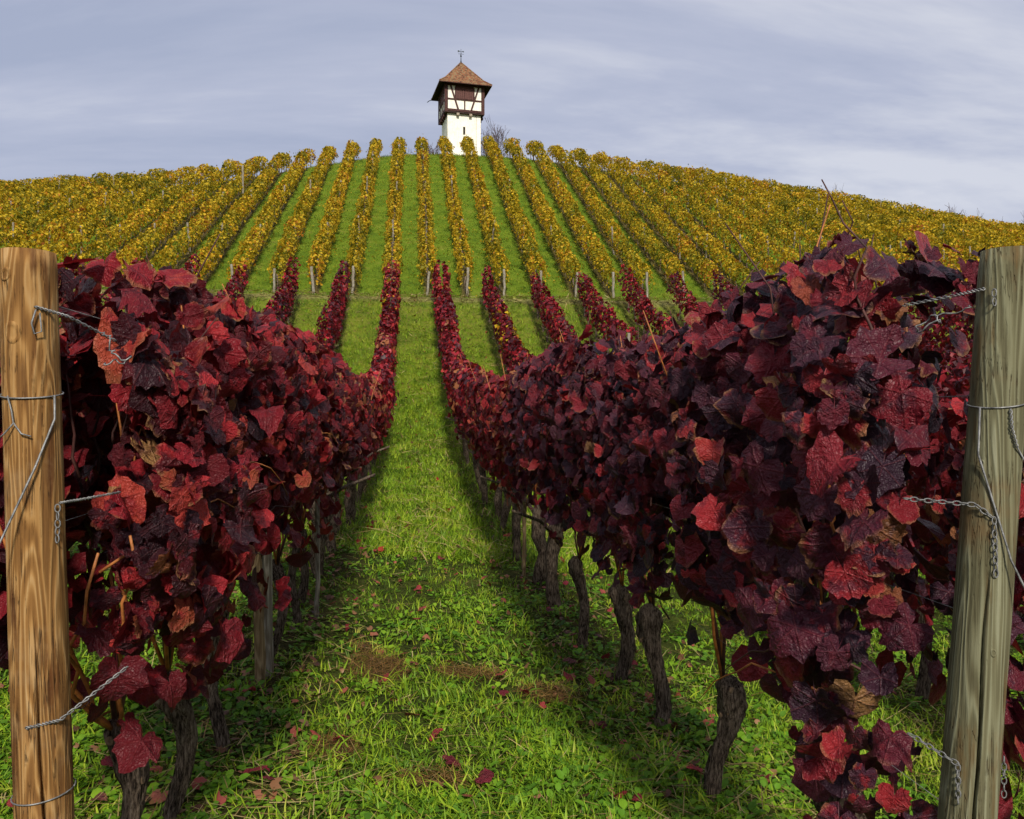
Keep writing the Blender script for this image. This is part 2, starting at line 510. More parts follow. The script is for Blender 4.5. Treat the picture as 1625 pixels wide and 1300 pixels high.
def ground_mat():
    m, nt = new_mat('vineyard_ground')
    geo = N(nt, 'ShaderNodeNewGeometry')
    P = geo.outputs['Position']
    s = N(nt, 'ShaderNodeSeparateXYZ', {0: P})
    X, Y = s.outputs[0], s.outputs[1]
    na = N(nt, 'ShaderNodeTexNoise', {'Vector': P, 'Scale': 1.1, 'Detail': 6.0, 'Roughness': 0.65})
    nb = N(nt, 'ShaderNodeTexNoise', {'Vector': P, 'Scale': 13.0, 'Detail': 6.0, 'Roughness': 0.7})
    nc = N(nt, 'ShaderNodeTexNoise', {'Vector': P, 'Scale': 55.0, 'Detail': 4.0, 'Roughness': 0.7})
    f = M2(nt, 'ADD', M2(nt, 'MULTIPLY', na.outputs[0], 0.4), M2(nt, 'ADD', M2(nt, 'MULTIPLY', nb.outputs[0], 0.35), M2(nt, 'MULTIPLY', nc.outputs[0], 0.25)))
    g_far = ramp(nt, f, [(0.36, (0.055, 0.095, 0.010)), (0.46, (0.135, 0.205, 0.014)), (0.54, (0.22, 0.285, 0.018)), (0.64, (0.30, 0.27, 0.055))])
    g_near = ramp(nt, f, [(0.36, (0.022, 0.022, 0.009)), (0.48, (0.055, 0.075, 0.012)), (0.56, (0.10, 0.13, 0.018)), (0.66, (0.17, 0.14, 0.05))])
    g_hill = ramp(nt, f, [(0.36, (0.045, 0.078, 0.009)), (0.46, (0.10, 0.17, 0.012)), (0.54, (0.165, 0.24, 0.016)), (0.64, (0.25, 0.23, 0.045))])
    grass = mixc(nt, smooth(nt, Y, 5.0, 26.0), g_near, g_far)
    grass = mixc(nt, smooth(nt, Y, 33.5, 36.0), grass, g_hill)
    soil = ramp(nt, M2(nt, 'ADD', M2(nt, 'MULTIPLY', nb.outputs[0], 0.6), M2(nt, 'MULTIPLY', nc.outputs[0], 0.4)),
                [(0.38, (0.035, 0.02, 0.01)), (0.5, (0.095, 0.058, 0.025)), (0.62, (0.20, 0.14, 0.06))])

    def strip(x0, sp, w0, w1):
        fr = M2(nt, 'FRACT', M2(nt, 'ADD', M2(nt, 'DIVIDE', M2(nt, 'SUBTRACT', X, x0), sp), 0.5))
        d = M2(nt, 'MULTIPLY', M2(nt, 'ABSOLUTE', M2(nt, 'SUBTRACT', fr, 0.5)), sp)
        d = M2(nt, 'ADD', d, M2(nt, 'MULTIPLY', M2(nt, 'SUBTRACT', nb.outputs[0], 0.5), 0.35))
        return M2(nt, 'SUBTRACT', 1.0, smooth(nt, d, w0, w1))
    up = M2(nt, 'GREATER_THAN', Y, 39.0)
    below = M2(nt, 'LESS_THAN', Y, 33.3)
    sm = M2(nt, 'MAXIMUM', M2(nt, 'MULTIPLY', M2(nt, 'MULTIPLY', strip(YROW0, YSP, 0.12, 0.34), up), 0.85), M2(nt, 'MULTIPLY', M2(nt, 'MULTIPLY', strip(RED[0], RSP, 0.05, 0.42), below), 0.55))
    ft = M2(nt, 'LESS_THAN', Y, 70.0)
    col = mixc(nt, M2(nt, 'MULTIPLY', sm, ft), grass, soil)
    # dry grass on the lip of the bank and worn patches
    bank = M2(nt, 'MULTIPLY', smooth(nt, Y, 24.0, 30.0), M2(nt, 'SUBTRACT', 1.0, smooth(nt, Y, 33.0, 34.5)))
    col = mixc(nt, M2(nt, 'MULTIPLY', bank, smooth(nt, nb.outputs[0], 0.46, 0.66)), col, (0.20, 0.16, 0.05))
    col = mixc(nt, M2(nt, 'MULTIPLY', smooth(nt, na.outputs[0], 0.58, 0.72), 0.5), col, (0.17, 0.13, 0.035))
    yw = M2(nt, 'ADD', Y, M2(nt, 'MULTIPLY', M2(nt, 'SUBTRACT', na.outputs[0], 0.5), 1.6))
    lip = M2(nt, 'MULTIPLY', smooth(nt, yw, 32.6, 33.1), M2(nt, 'SUBTRACT', 1.0, smooth(nt, yw, 33.3, 33.8)))
    col = mixc(nt, M2(nt, 'MULTIPLY', lip, 0.7), col, mixc(nt, nb.outputs[0], (0.19, 0.17, 0.04), (0.40, 0.36, 0.14)))
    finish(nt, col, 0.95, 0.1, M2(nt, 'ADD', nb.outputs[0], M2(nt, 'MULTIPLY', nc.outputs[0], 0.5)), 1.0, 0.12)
    return m


# ------------------------------------------------------------------ ground sheet
def axis(segs):
    out = []
    for a, b, st in segs:
        out.append(np.arange(a, b, st))
    out.append(np.array([segs[-1][1]]))
    return np.concatenate(out)


gx = axis([(-900, -100, 80), (-100, -40, 5), (-40, -8, 1.0), (-8, 10, 0.25), (10, 60, 1.0), (60, 100, 5), (100, 900, 80)])
gy = axis([(-400, -20, 20), (-20, 0, 1.0), (0, 12, 0.2), (12, 40, 0.4), (40, 84, 0.5), (84, 120, 3), (120, 1500, 60)])
GX, GY = np.meshgrid(gx, gy)
GZ = ground(GX, GY)
V = np.stack([GX, GY, GZ], -1).reshape(-1, 3)
nx, ny = len(gx), len(gy)
ii = (np.arange(ny - 1)[:, None] * nx + np.arange(nx - 1)[None]).ravel()
gm = make_mesh('ground', V, np.stack([ii, ii + 1, ii + 1 + nx, ii + nx], 1))
link('ground', gm, ground_mat(), kind='structure', label='grassy vineyard slope with green lanes between the rows')

# ------------------------------------------------------------------ leaf templates
LOBE_A = [0, 18, 33, 48, 62, 78, 94, 110, 124, 142, 158, 180]
LOBE_R = [.99, .95, .84, .91, .95, .90, .80, .84, .87, .79, .64, .13]


def leaf_tpl(n_out, n_in, seed, curl=1.0, serr=0.05):
    r_ = np.random.default_rng(seed)
    th = np.linspace(-180, 180, n_out, endpoint=False) + 180.0 / n_out * 0
    th = np.where(th < -180, th + 360, th)
    rad = np.interp(np.abs(th), LOBE_A, LOBE_R)
    rad = rad * (1 + serr * np.where(np.arange(n_out) % 2 == 0, 1, -1)) * (1 + r_.normal(0, 0.055, n_out))
    rad[0] = 0.10
    t = np.radians(th)
    P = [np.stack([rad * np.sin(t), rad * np.cos(t)], 1)]
    if n_in:
        ti_d = np.linspace(-180, 180, n_in, endpoint=False)
        ri = np.interp(np.abs(ti_d), LOBE_A, LOBE_R) * 0.52
        ri[0] = 0.06
        ti = np.radians(ti_d)
        P.append(np.stack([ri * np.sin(ti), ri * np.cos(ti)], 1))
    P.append(np.zeros((1, 2)))
    P = np.concatenate(P)
    x, y = P[:, 0], P[:, 1]
    rr = np.hypot(x, y); an = np.arctan2(x, y)
    a, b, c = r_.uniform(-0.08, 0.36) * curl, r_.uniform(0.02, 0.36) * curl, r_.uniform(0.04, 0.15) * curl
    ph = r_.uniform(0, 6.28); ph2 = r_.uniform(0, 6.28)
    z = a * np.abs(x) * (0.6 + 0.4 * np.abs(x)) - b * rr * rr * (0.4 + 0.6 * (y > 0)) + c * rr * rr * np.sin(2 * an + ph) + 0.55 * c * rr**3 * np.sin(3 * an + ph2)
    z += 0.03 * rr * np.cos(an * 5.8) * (rr > 0.2) + r_.normal(0, 0.04, len(z)) * (rr > 0.3)
    y2 = y * (1 - 0.12 * b)
    V = np.stack([x, y2, z], 1) / 1.75            # about one unit across
    F_ = []
    cidx = len(P) - 1
    if n_in:
        q = n_out // n_in
        for i in range(n_in):
            o0 = i * q; a0 = n_out + i; a1 = n_out + (i + 1) % n_in
            half = q - q // 2
            for j in range(q):
                p0, p1 = (o0 + j) % n_out, (o0 + j + 1) % n_out
                F_.append((a0 if j < half else a1, p0, p1))
                if j == half - 1:
                    F_.append((a0, p1, a1))
            F_.append((cidx, a0, a1))
    else:
        for i in range(n_out):
            F_.append((cidx, i, (i + 1) % n_out))
    uv = P / 2.1 + 0.5
    if n_in:                                       # leaf stalk
        b0 = len(V)
        st = r_.uniform(0.28, 0.5); sx_ = r_.uniform(-.1, .1)
        V = np.concatenate([V, [(-.011, -.02, -.01), (.011, -.02, -.01), (.009 + sx_ * .5, -st * .5, -.07), (sx_, -st, -.16)]])
        uv = np.concatenate([uv, np.full((4, 2), 0.5)])
        F_ += [(b0, b0 + 1, b0 + 2), (b0, b0 + 2, b0 + 3)]
    return V, np.array(F_), uv


LOD0 = [leaf_tpl(30, 10, 100 + i, 1.5 + 0.05 * i, 0.038) for i in range(18)]
LOD1 = [leaf_tpl(14, 0, 200 + i, 1.6, 0.03) for i in range(8)]
LOD2 = [leaf_tpl(8, 0, 300 + i, 1.4, 0.0) for i in range(6)]
_q = np.array([(0, -0.42, 0), (0.5, 0.05, 0.1), (0, 0.55, -0.12), (-0.5, 0.05, 0.14)], float)
LOD3 = [(_q, np.array([(0, 1, 2), (0, 2, 3)]), _q[:, :2] / 2 + 0.5)]


def frames(nrm, tip):
    nrm = nrm / (np.linalg.norm(nrm, axis=1)[:, None] + 1e-9)
    tip = tip - nrm * np.sum(tip * nrm, 1)[:, None]
    tip /= np.linalg.norm(tip, axis=1)[:, None] + 1e-9
    xx = np.cross(tip, nrm)
    return np.stack([xx, tip, nrm], 2)


def hedge_leaves(n, L, h0, h1, hw, slope, r_, size=(0.085, 0.03), front=0.0, hang=0.35, jit=0.45):
    """leaves of one vine: local coordinates, row along +y. returns pos, frame, size"""
    y = r_.uniform(-0.58 * L, 0.58 * L, n)
    t = r_.beta(1.25, 1.05, n)
    h = h0 + (h1 - h0) * t
    h = np.where((t < 0.25), h - r_.uniform(0, hang, n) * (r_.uniform(0, 1, n) < 0.25), h)
    side = np.where(r_.uniform(0, 1, n) < 0.5, -1.0, 1.0)
    prof_w = np.interp(t, [0, 0.15, 0.5, 0.85, 1.0], [0.55, 0.85, 1.0, 0.80, 0.36])
    bump = 1 + 0.22 * np.sin(y * 5.3 + h * 4.1 + r_.uniform(0, 6)) + 0.15 * np.sin(y * 9.1 - h * 7 + r_.uniform(0, 6))
    lat = hw * prof_w * bump * np.sqrt(r_.uniform(0.12, 1.0, n))
    x = side * lat
    z = h + slope * y
    outw = lat / (hw * prof_w + 1e-6)
    top = sstep((t - 0.75) / 0.25)
    nrm = np.stack([side * (1.0 - 0.6 * top) * (0.35 + outw), r_.normal(0, 0.45, n) - front, 0.35 + 0.8 * top + r_.normal(0, 0.4, n)], 1)
    nrm += r_.normal(0, jit, (n, 3))
    tip = np.stack([side * 0.25 + r_.normal(0, 0.35, n), r_.normal(0, 0.5, n), -1.0 + r_.normal(0, 0.3, n)], 1)
    s = np.clip(r_.normal(size[0] * 1.25, size[1], n), size[0] * 0.5, size[0] * 2.0)
    return np.stack([x, y, z], 1), frames(nrm, tip), s


# ------------------------------------------------------------------ vine trunks
def gnarled_trunk(h, r0, lean, seed, seg=30, rings=46, head=1.0):
    r_ = np.random.default_rng(seed)
    Vv = []
    bx, by = r_.uniform(-.03, .03), r_.uniform(-.03, .03)
    p1, p2 = r_.uniform(0, 6, 2)
    for i in range(rings):
        t = i / (rings - 1)
        z = -0.12 + t * (h + 0.12)
        cx_ = lean[0] * t + 0.028 * math.sin(t * 6 + p1) + bx * math.sin(t * 3.1)
        cy_ = lean[1] * t + 0.022 * math.sin(t * 5 + p2) + by * math.sin(t * 3.1)
        r = r0 * (1.0 + 0.3 * max(0, 0.22 - t) / 0.22 - 0.16 * math.sin(t * 3.14))
        hd = math.exp(-((t - 0.86) / 0.13) ** 2)
        r *= 1 + 0.42 * head * hd
        r *= 1.0 if t < 0.95 else 1 - 0.55 * (t - 0.95) / 0.05
        for j in range(seg):
            a = 2 * math.pi * j / seg
            tw = a + t * 1.6
            nz = mnoise.noise(Vector((math.cos(tw) * 1.6 + seed, math.sin(tw) * 1.6, z * 5)))
            nz2 = mnoise.noise(Vector((math.cos(tw) * 5 + seed, math.sin(tw) * 5, z * 9)))
            nz3 = mnoise.noise(Vector((math.cos(tw) * 11 + seed, math.sin(tw) * 11, z * 14)))
            rr = r * (1 + 0.26 * nz * (1 + hd) + 0.26 * nz2 * (1 + .6 * hd) + 0.16 * nz3 + 0.07 * math.sin(tw * 5))
            Vv.append((cx_ + rr * math.cos(a), cy_ + rr * math.sin(a), z))
    Fq = []
    for i in range(rings - 1):
        for j in range(seg):
            a, b = i * seg + j, i * seg + (j + 1) % seg
            Fq += [(a, b, b + seg), (a, b + seg, a + seg)]
    top = len(Vv)
    Vv.append((lean[0], lean[1], h + 0.01))
    for j in range(seg):
        Fq.append((top, (rings - 1) * seg + j, (rings - 1) * seg + (j + 1) % seg))
    return np.array(Vv), np.array(Fq)


def slim_trunk(h, r0, seed, seg=6):
    r_ = np.random.default_rng(seed)
    n = 7
    t = np.linspace(0, 1, n)
    P = np.stack([r_.normal(0, 0.035, n).cumsum() * 0.6, r_.normal(0, 0.035, n).cumsum() * 0.6, -0.15 + t * (h + 0.15)], 1)
    rad = r0 * (1 + 0.35 * r_.uniform(-1, 1, n) * 0.5 + 0.4 * np.exp(-((t - .85) / .12) ** 2))
    a = tube(P, rad, seg)
    hd = P[-2]
    parts = [a]
    for s in (-1, 1):
        Q = np.array([hd, hd + (r_.normal(0, .03), s * 0.16, 0.14), hd + (r_.normal(0, .05), s * 0.38, 0.24)])
        parts.append(tube(Q, [r0 * .45, r0 * .35, r0 * .25], 5))
    return join(parts)


SLIM = []
for i in range(8):
    me = make_mesh('vine_trunk', *slim_trunk(0.72, 0.042, 40 + i))
    me.materials.append(M_BARK)
    SLIM.append(me)
SLIM_Y = []
for i in range(5):
    me = make_mesh('yellow_vine_trunk', *slim_trunk(0.72, 0.036, 60 + i, 5))
    me.materials.append(M_BARK)
    SLIM_Y.append(me)


def cane_path(p0, top, r_, n=8, wob=0.05):
    t = np.linspace(0, 1, n)[:, None]
    P = np.array(p0) * (1 - t) + np.array(top) * t
    P[1:] += r_.normal(0, wob, (n - 1, 3)) * np.array([1, 1, 0.4]) * np.linspace(0.4, 1, n - 1)[:, None]
    return P


# single-leaf meshes shared by all the leaves that are objects of their own
LEAF_RED, LEAF_PUR = [], []
for v, f, uv in LOD0:
    a = make_mesh('leaf', v, f, uv); a.materials.append(M_RED_OBJ); LEAF_RED.append(a)
    b = make_mesh('leaf', v, f, uv); b.materials.append(M_PUR_OBJ); LEAF_PUR.append(b)


def row_words(k):
    base = 'honey-brown post' if k < 0 else 'grey weathered post'
    n = -k - 1 if k < 0 else k
    if n == 0:
        return 'in the row behind the ' + base
    return '%s row out from the %s' % (ordn(n), base)


def place_single_leaves(root, P, Rm, S, meshes, r_):
    for i in range(len(P)):
        o = bpy.data.objects.new('leaf', meshes[int(r_.integers(len(meshes)))])
        m = Matrix(Rm[i].tolist()).to_4x4()
        o.rotation_mode = 'QUATERNION'
        o.rotation_quaternion = m.to_quaternion()
        o.location = P[i]
        o.scale = (S[i] * r_.uniform(.82, 1.1), S[i] * r_.uniform(.9, 1.1), S[i] * r_.uniform(.6, 1.7))
        o.parent = root
        COL.objects.link(o)


def red_vine(k, Y, idx_front, idx_back, detail):
    """detail: 2 near with single leaves, 1 mid, 0 far"""
    seed = (k + 20) * 1000 + int(Y * 10)
    r_ = np.random.default_rng(seed)
    X = RED[k] + r_.normal(0, 0.008 if detail == 2 else 0.03) - (0.03 if detail == 2 and k == -1 and Y < 2.3 else 0)
    z = gz(X, Y)
    slope = float((ground(X, Y + 0.5) - ground(X, Y - 0.5)))
    if k in (-1, 0):
        lab = '%s red-leaved vine from the front %s' % (ordn(idx_front), row_words(k))
    else:
        lab = '%s red vine below the bank, %s' % (ordn(idx_back), row_words(k))
    root = empty('grapevine', (X, Y, z), lab, 'vine', 'red-leaved vines below the grass bank')
    purple = 0.0
    if k == 0:
        purple = float(1 - sstep((Y - 4.0) / 6.0))
    main = k in (-1, 0)
    h0, h1 = (0.80, 1.92) if k == 0 else ((0.80, 1.72) if k == -1 else (0.7, 1.75))
    if k == 0 and 4.5 < Y < 17:
        h1 += 0.12
    h1 += r_.normal(0, 0.05 if detail else 0.085)
    if k == -1:
        h1 -= 0.20 * float(1 - sstep((Y - 2.2) / 2.5))
    if k == 0:
        h1 -= 0.06
    sidevis = 1.0 if k < 0 else -1.0          # the side that faces the lane
    if detail == 2:
        n = 960 if Y < 2.5 else 860
        first = idx_front == 1
        if k == 0 and Y < 2.5:
            h0 -= 0.34
            h1 += 0.03
        if k == -1 and Y < 3.0:
            h0 -= 0.10
        P, Rm, S = hedge_leaves(n, 1.0, h0, h1, 0.29, slope, r_, (0.063, 0.032), front=0.9 if first else 0.35, hang=0.34 if k == -1 else 0.24)
        if k == 0 and Y < 2.5:
            hi = (P[:, 1] > 0.02) & (P[:, 2] < 0.85)
            P[:, 2] = np.where(hi, 0.85 + (P[:, 2] - 0.3) * 0.9, P[:, 2])
        # keep the front end of the row behind its post
        if first:
            ylim = -0.44 if k == 0 else -0.26
            P[:, 1] = np.where(P[:, 1] < ylim, ylim + np.abs(r_.normal(0, 0.12, n)), P[:, 1])
        if k == 0 and Y < 2.5:
            lim = 1.62 + np.clip((P[:, 1] + .42) / .25, 0, 1) * 0.5
            P[:, 2] = np.where(P[:, 2] > lim, lim - np.abs(r_.normal(0, .15, n)), P[:, 2])
        score = P[:, 0] * sidevis + 0.25 * P[:, 2] - 0.35 * P[:, 1] * (2.0 if first else 0.7) + r_.normal(0, 0.08, n)
        order = np.argsort(-score)
        nb = 300 if Y < 3.5 else 185
        a, b = order[:nb], order[nb:]
        usep = r_.uniform(0, 1, n) < purple
        for flag, ms in ((True, LEAF_PUR), (False, LEAF_RED)):
            sel = [i for i in a if bool(usep[i]) == flag]
            place_single_leaves(root, P[sel], Rm[sel], S[sel], ms, r_)
        rv = r_.uniform(0, 1, n) * 0.97
        v, f, uv, rn = copies(LOD1, Rm[b], P[b], S[b], rv[b], r_.integers(0, len(LOD1), len(b)))
        me = make_mesh('leaves', v, f, uv, rn)
        link('leaves', me, M_PUR if purple > 0.5 else M_RED, root, kind='stuff')
        # trunk
        hgt = 0.56 + r_.normal(0, 0.04)
        lean = (r_.normal(0, 0.025), r_.normal(0, 0.04))
        v, f = gnarled_trunk(hgt, (0.035 + r_.uniform(0, 0.012)) * (0.70 if k == -1 else 1.0), lean, seed % 97, head=1.0 if r_.uniform() < 0.6 or Y < 3.1 else 0.35)
        link('trunk', make_mesh('trunk', v, f), M_BARK, root)
        # pruning scars on the head
        cand = np.nonzero((v[:, 2] > hgt * .66) & (v[:, 2] < hgt * .97) & (v[:, 1] < lean[1] * .85 + .01))[0]
        for q in range(6 if Y < 3.1 else 3):
            c = v[int(r_.choice(cand))]
            d = c - np.array([lean[0] * c[2] / hgt, lean[1] * c[2] / hgt, c[2]])
            d = d / (np.linalg.norm(d) + 1e-6) + np.array([0, 0, r_.uniform(-.1, .4)])
            sr = r_.uniform(0.006, 0.012)
            vv, ff = tube(np.array([c - d * 0.02, c + d * 0.0005, c + d * 0.0015]), [sr * 1.2, sr * 1.1, sr * 0.9], 9)
            link('pruning_scar', make_mesh('pruning_scar', vv, ff, None, None, False), M_SCAR, root)
        # canes
        hd = np.array([lean[0], lean[1], hgt - 0.03])
        for q in range(6):
            topz = h1 + r_.uniform(-0.3, 0.12) * (0 if k == 0 and Y < 3.5 and q in (0, 2, 4) else 1) + ((r_.uniform(0.03, 0.17) if k == 0 else 0.02) if q in (0, 2, 4) and Y < 3.5 else 0)
            yy = r_.uniform(-0.4, 0.4)
            if first:
                yy = r_.uniform(-0.25, 0.4)
            P_ = cane_path(hd, (r_.normal(0, 0.09) + (0.12 * sidevis if q < 3 else 0), yy, topz + slope * yy), r_, 9, 0.035)
            P_[6:] += r_.normal(0, 0.02, (3, 3))
            P_[1:3, 1] = np.linspace(hd[1], yy, 9)[1:3] * 1.6
            vv, ff = tube(P_, np.linspace(0.0068, 0.0018, 9), 6)
            link('cane', make_mesh('cane', vv, ff), M_CANE if q % 2 else M_CANE_DK, root)
        for q in range((6 if k == 0 else 3) if Y < 2.6 else (2 if k == 0 else 0)):
            yy, xx_ = r_.uniform(-.4, .3), r_.normal(0, .14)
            P_ = cane_path((xx_ * .5, yy, h1 - .35), (xx_ + r_.normal(0, .07), yy + r_.normal(0, .07), h1 + r_.uniform(0, .09)), r_, 9, 0.02)
            vv, ff = tube(P_, np.linspace(.0042, .0014, 9), 6)
            link('cane', make_mesh('cane', vv, ff), M_CANE_DK, root)
        if first and k == -1:
            for q, (xa, ya, za, xb, yb, zb_) in enumerate(((-.10, -.28, .95, -.14, -.30, 1.28), (.0, -.26, .9, -.05, -.30, 1.15), (.10, -.2, .85, .16, -.25, 1.0), (-.04, -.24, .8, .10, -.30, .98))):
                t_ = np.linspace(0, 1, 9)[:, None]
                Q = (1 - t_)**2 * hd + 2 * t_ * (1 - t_) * np.array([xa, ya, za - .15]) + t_**2 * np.array([xb, yb, zb_])
                Q[1:] += r_.normal(0, .009, (8, 3))
                vv, ff = tube(Q, np.linspace(.006, .003, 9), 6)
                link('cane', make_mesh('cane', vv, ff), M_CANE, root)
        for q in range(2):
            y0_, z0_ = r_.uniform(-.35, .3), r_.uniform(h0 + .1, h1 - .15)
            xo = 0.27 * sidevis
            C = np.array([(xo * .3, y0_ - .05, z0_ - .08), (xo * 1.05, y0_ + .03, z0_ + .10), (xo * 1.1, y0_ + .22, z0_ + r_.normal(.05, .06)), (xo * 1.18, y0_ + r_.uniform(.3, .42), z0_ - r_.uniform(0, .2))])
            t_ = np.linspace(0, 1, 10)[:, None]
            Q = (1 - t_)**3 * C[0] + 3 * t_ * (1 - t_)**2 * C[1] + 3 * t_**2 * (1 - t_) * C[2] + t_**3 * C[3] + r_.normal(0, .004, (10, 3))
            vv, ff = tube(Q, np.linspace(.0036, .0011, 10), 6)
            link('cane', make_mesh('cane', vv, ff), M_CANE if q else M_CANE_DK, root)
    else:
        if detail == 1:
            n, tp, mat, sz = 700, LOD1, M_RED, (0.072, 0.026)
        else:
            n = 370 if main else 245
            tp, mat, sz = LOD2, M_RED_FAR, (0.10, 0.028)
        P, Rm, S = hedge_leaves(n, 1.02, h0 if detail == 1 else h0 - 0.06, h1 if main else h1 - 0.05, (0.27 if main else 0.24) * r_.uniform(.85, 1.2), slope, r_, sz, front=0.2, hang=0.25)
        rv = np.clip(r_.beta(1.6, 1.35, n) * 0.97 + r_.normal(0.04, 0.09), 0, 0.98)
        if purple > 0.3:
            mat = M_PUR
        if detail == 0 and not main:
            rv = rv * 0.86
        if (k == -1 and Y > 27.5) or (k == 1 and 24 < Y < 28.5):       # a few yellow-leaved shoots
            ny_ = 34
            P2, R2, S2 = hedge_leaves(ny_, 0.9, 0.7, h1, 0.28, slope, r_, (0.10, 0.03))
            v, f, uv, rn = copies(LOD3, R2, P2, S2, r_.uniform(.3, .95, ny_))
            link('yellow_leaves', make_mesh('yellow_leaves', v, f, None, rn), M_YEL, root, kind='stuff', label='yellow leaves scattered among the red')
        v, f, uv, rn = copies(tp, Rm, P, S, rv, r_.integers(0, len(tp), n))
        link('leaves', make_mesh('leaves', v, f, uv, rn), mat, root, kind='stuff')
        o = link('trunk', SLIM[int(r_.integers(len(SLIM)))], None, root)
        o.rotation_euler = (0, 0, r_.uniform(0, 6.28))
        sc_ = r_.uniform(0.9, 1.35) if detail == 1 else r_.uniform(0.8, 1.1)
        o.scale = (sc_, sc_, 1)
        if detail == 1:
            for q in range(2):
                P_ = cane_path((0, 0, .7), (r_.normal(0, .15), r_.uniform(-.4, .4), h1 + r_.uniform(-.1, .2)), r_, 6, 0.04)
                vv, ff = tube(P_, np.linspace(0.007, 0.003, 6), 5)
                link('cane', make_mesh('cane', vv, ff), M_CANE, root)


Y_END = 32.4
row_pos = {}
for k in range(-6, 7):
    if k == -1:
        ys = [2.14, 2.68, 3.24, 4.35, 5.1, 5.75]
    elif k == 0:
        ys = [2.02, 2.96, 3.82, 4.42, 5.31, 6.37]
    else:
        ys = [2.3 + 0.35 * ((k * 7) % 3)]
    while ys[-1] + 1.0 < Y_END:
        ys.append(ys[-1] + 0.98)
    row_pos[k] = ys

hidden = [(ROW0 + RSP * (k + .5), y) for k in list(range(-11, -6)) + list(range(7, 15)) for y in np.arange(3 + 0.5 * abs(k), Y_END, 1.0)]
for k in range(-6, 7):
    ys = row_pos[k]
    for i, y in enumerate(ys):
        if k in (-1, 0):
            red_vine(k, y, i + 1, len(ys) - i, 2 if y < 5.9 else (1 if y < 14 else 0))
        elif k in (-2, 1):
            red_vine(k, y, i + 1, len(ys) - i, 1 if y < 7.5 else 0)
        elif y > 20.5:
            red_vine(k, y, i + 1, len(ys) - i, 0)
        else:
            hidden.append((RED[k], y))

# rest of the outer rows: hidden behind the front rows
Ps, Rs_, Ss, rv_, Vt, Ft = [], [], [], [], [], []
r_ = np.random.default_rng(5)
for (X, y) in hidden:
    P, Rm, S = hedge_leaves(120, 1.02, 0.6, 1.72, 0.25, 0.0, r_, (0.16, 0.04))
    Ps.append(P + np.array([X, y, gz(X, y)])); Rs_.append(Rm); Ss.append(S); rv_.append(r_.beta(1.5, 1.5, 120) * 0.8)
v, f, uv, rn = copies(LOD3, np.concatenate(Rs_), np.concatenate(Ps), np.concatenate(Ss), np.concatenate(rv_))
tr = []
for (X, y) in hidden:
    t0 = tube(np.array([(0, 0, -.1), (.02, .02, .35), (-.01, 0, .8)]) + np.array([X, y, gz(X, y)]), [.05, .04, .05], 5)
    tr.append(t0)
tv, tf = join(tr)
nv = len(v)
me = make_mesh('outer_red_vines', np.concatenate([v, tv]), np.concatenate([f, tf + nv]), np.concatenate([uv, np.zeros((len(tv), 2))]), np.concatenate([rn, np.zeros(len(tf))]))
me.materials.append(M_RED_FAR); me.materials.append(M_BARK)
me.polygons.foreach_set('material_index', np.concatenate([np.zeros(len(f)), np.ones(len(tf))]).astype(np.int32))
link('vineyard_rows', me, None, kind='stuff', label='further red vine rows hidden behind the two front rows', category='vines')

# ------------------------------------------------------------------ yellow vines on the hill
ykeys = list(range(-21, 31))
YTOWER = 2                    # the row that runs up to the tower: YROW0 + 2*YSP


def yrow_words(j):
    d = j - YTOWER
    if d == 0:
        return 'row running up to the tower'
    return '%s row %s of the tower row' % (ordn(abs(d)), 'left' if d < 0 else 'right')


mass = []
for j in ykeys:
    X = YROW0 + j * YSP
    rj = np.random.default_rng(900 + j)
    i = 0
    y = 40.9
    top_y = 69.2 if abs(j) < 12 else 72.5
    while y < top_y:
        i += 1
        yy = y + rj.normal(0, 0.05)
        if -9 <= j <= 12 and i <= 13:
            mass.append((j, i, X + rj.normal(0, .05), yy, True))
        else:
            mass.append((j, i, X + rj.normal(0, .05), yy, False))
        y += 1.05


def yellow_leaves(X, y, i, r_, n=250):
    slope = float(ground(X, y + 0.5) - ground(X, y - 0.5))
    h1 = 1.48 + r_.normal(0, 0.11)
    if r_.uniform() < 0.06:
        n = int(n * r_.uniform(.25, .6)); h1 -= 0.25
    P, Rm, S = hedge_leaves(n, 1.08, 0.5, h1, r_.uniform(0.33, 0.44), slope, r_, (0.10, 0.036), front=0.1, hang=0.3)
    far_ = r_.uniform(0, 1, n) < 0.10
    P[far_] += r_.normal(0, 0.10, (int(far_.sum()), 3))
    bias = r_.normal(0, 0.14)
    rv = np.clip(r_.beta(2.0, 2.2, n) + bias, 0, 1)
    return P, Rm, S, rv


Ps, Rs_, Ss, rv_, tr = [], [], [], [], []
for (j, i, X, y, single) in mass:
    r_ = np.random.default_rng(50000 + (j + 40) * 100 + i)
    z = gz(X, y)
    P, Rm, S, rv = yellow_leaves(X, y, i, r_, 320 if single else 240)
    if single:
        root = empty('yellow_grapevine', (X, y, z), '%s yellow vine from the bottom, %s' % (ordn(i), yrow_words(j)), 'vine', 'yellow-leaved vines on the hill')
        v, f, uv, rn = copies(LOD3, Rm, P, S, rv)
        link('leaves', make_mesh('leaves', v, f, None, rn, True), M_YEL, root, kind='stuff')
        o = link('trunk', SLIM_Y[int(r_.integers(len(SLIM_Y)))], None, root)
        o.rotation_euler = (0, 0, r_.uniform(0, 6.28))
    else:
        Ps.append(P + np.array([X, y, z])); Rs_.append(Rm); Ss.append(S * 1.12); rv_.append(rv)
        tr.append(tube(np.array([(0, 0, -.1), (r_.normal(0, .03), r_.normal(0, .03), .35), (0, 0, .8)]) + np.array([X, y, z]), [.035, .03, .035], 4, False))
v, f, uv, rn = copies(LOD3, np.concatenate(Rs_), np.concatenate(Ps), np.concatenate(Ss), np.concatenate(rv_))
tv, tf = join(tr)
nv = len(v)
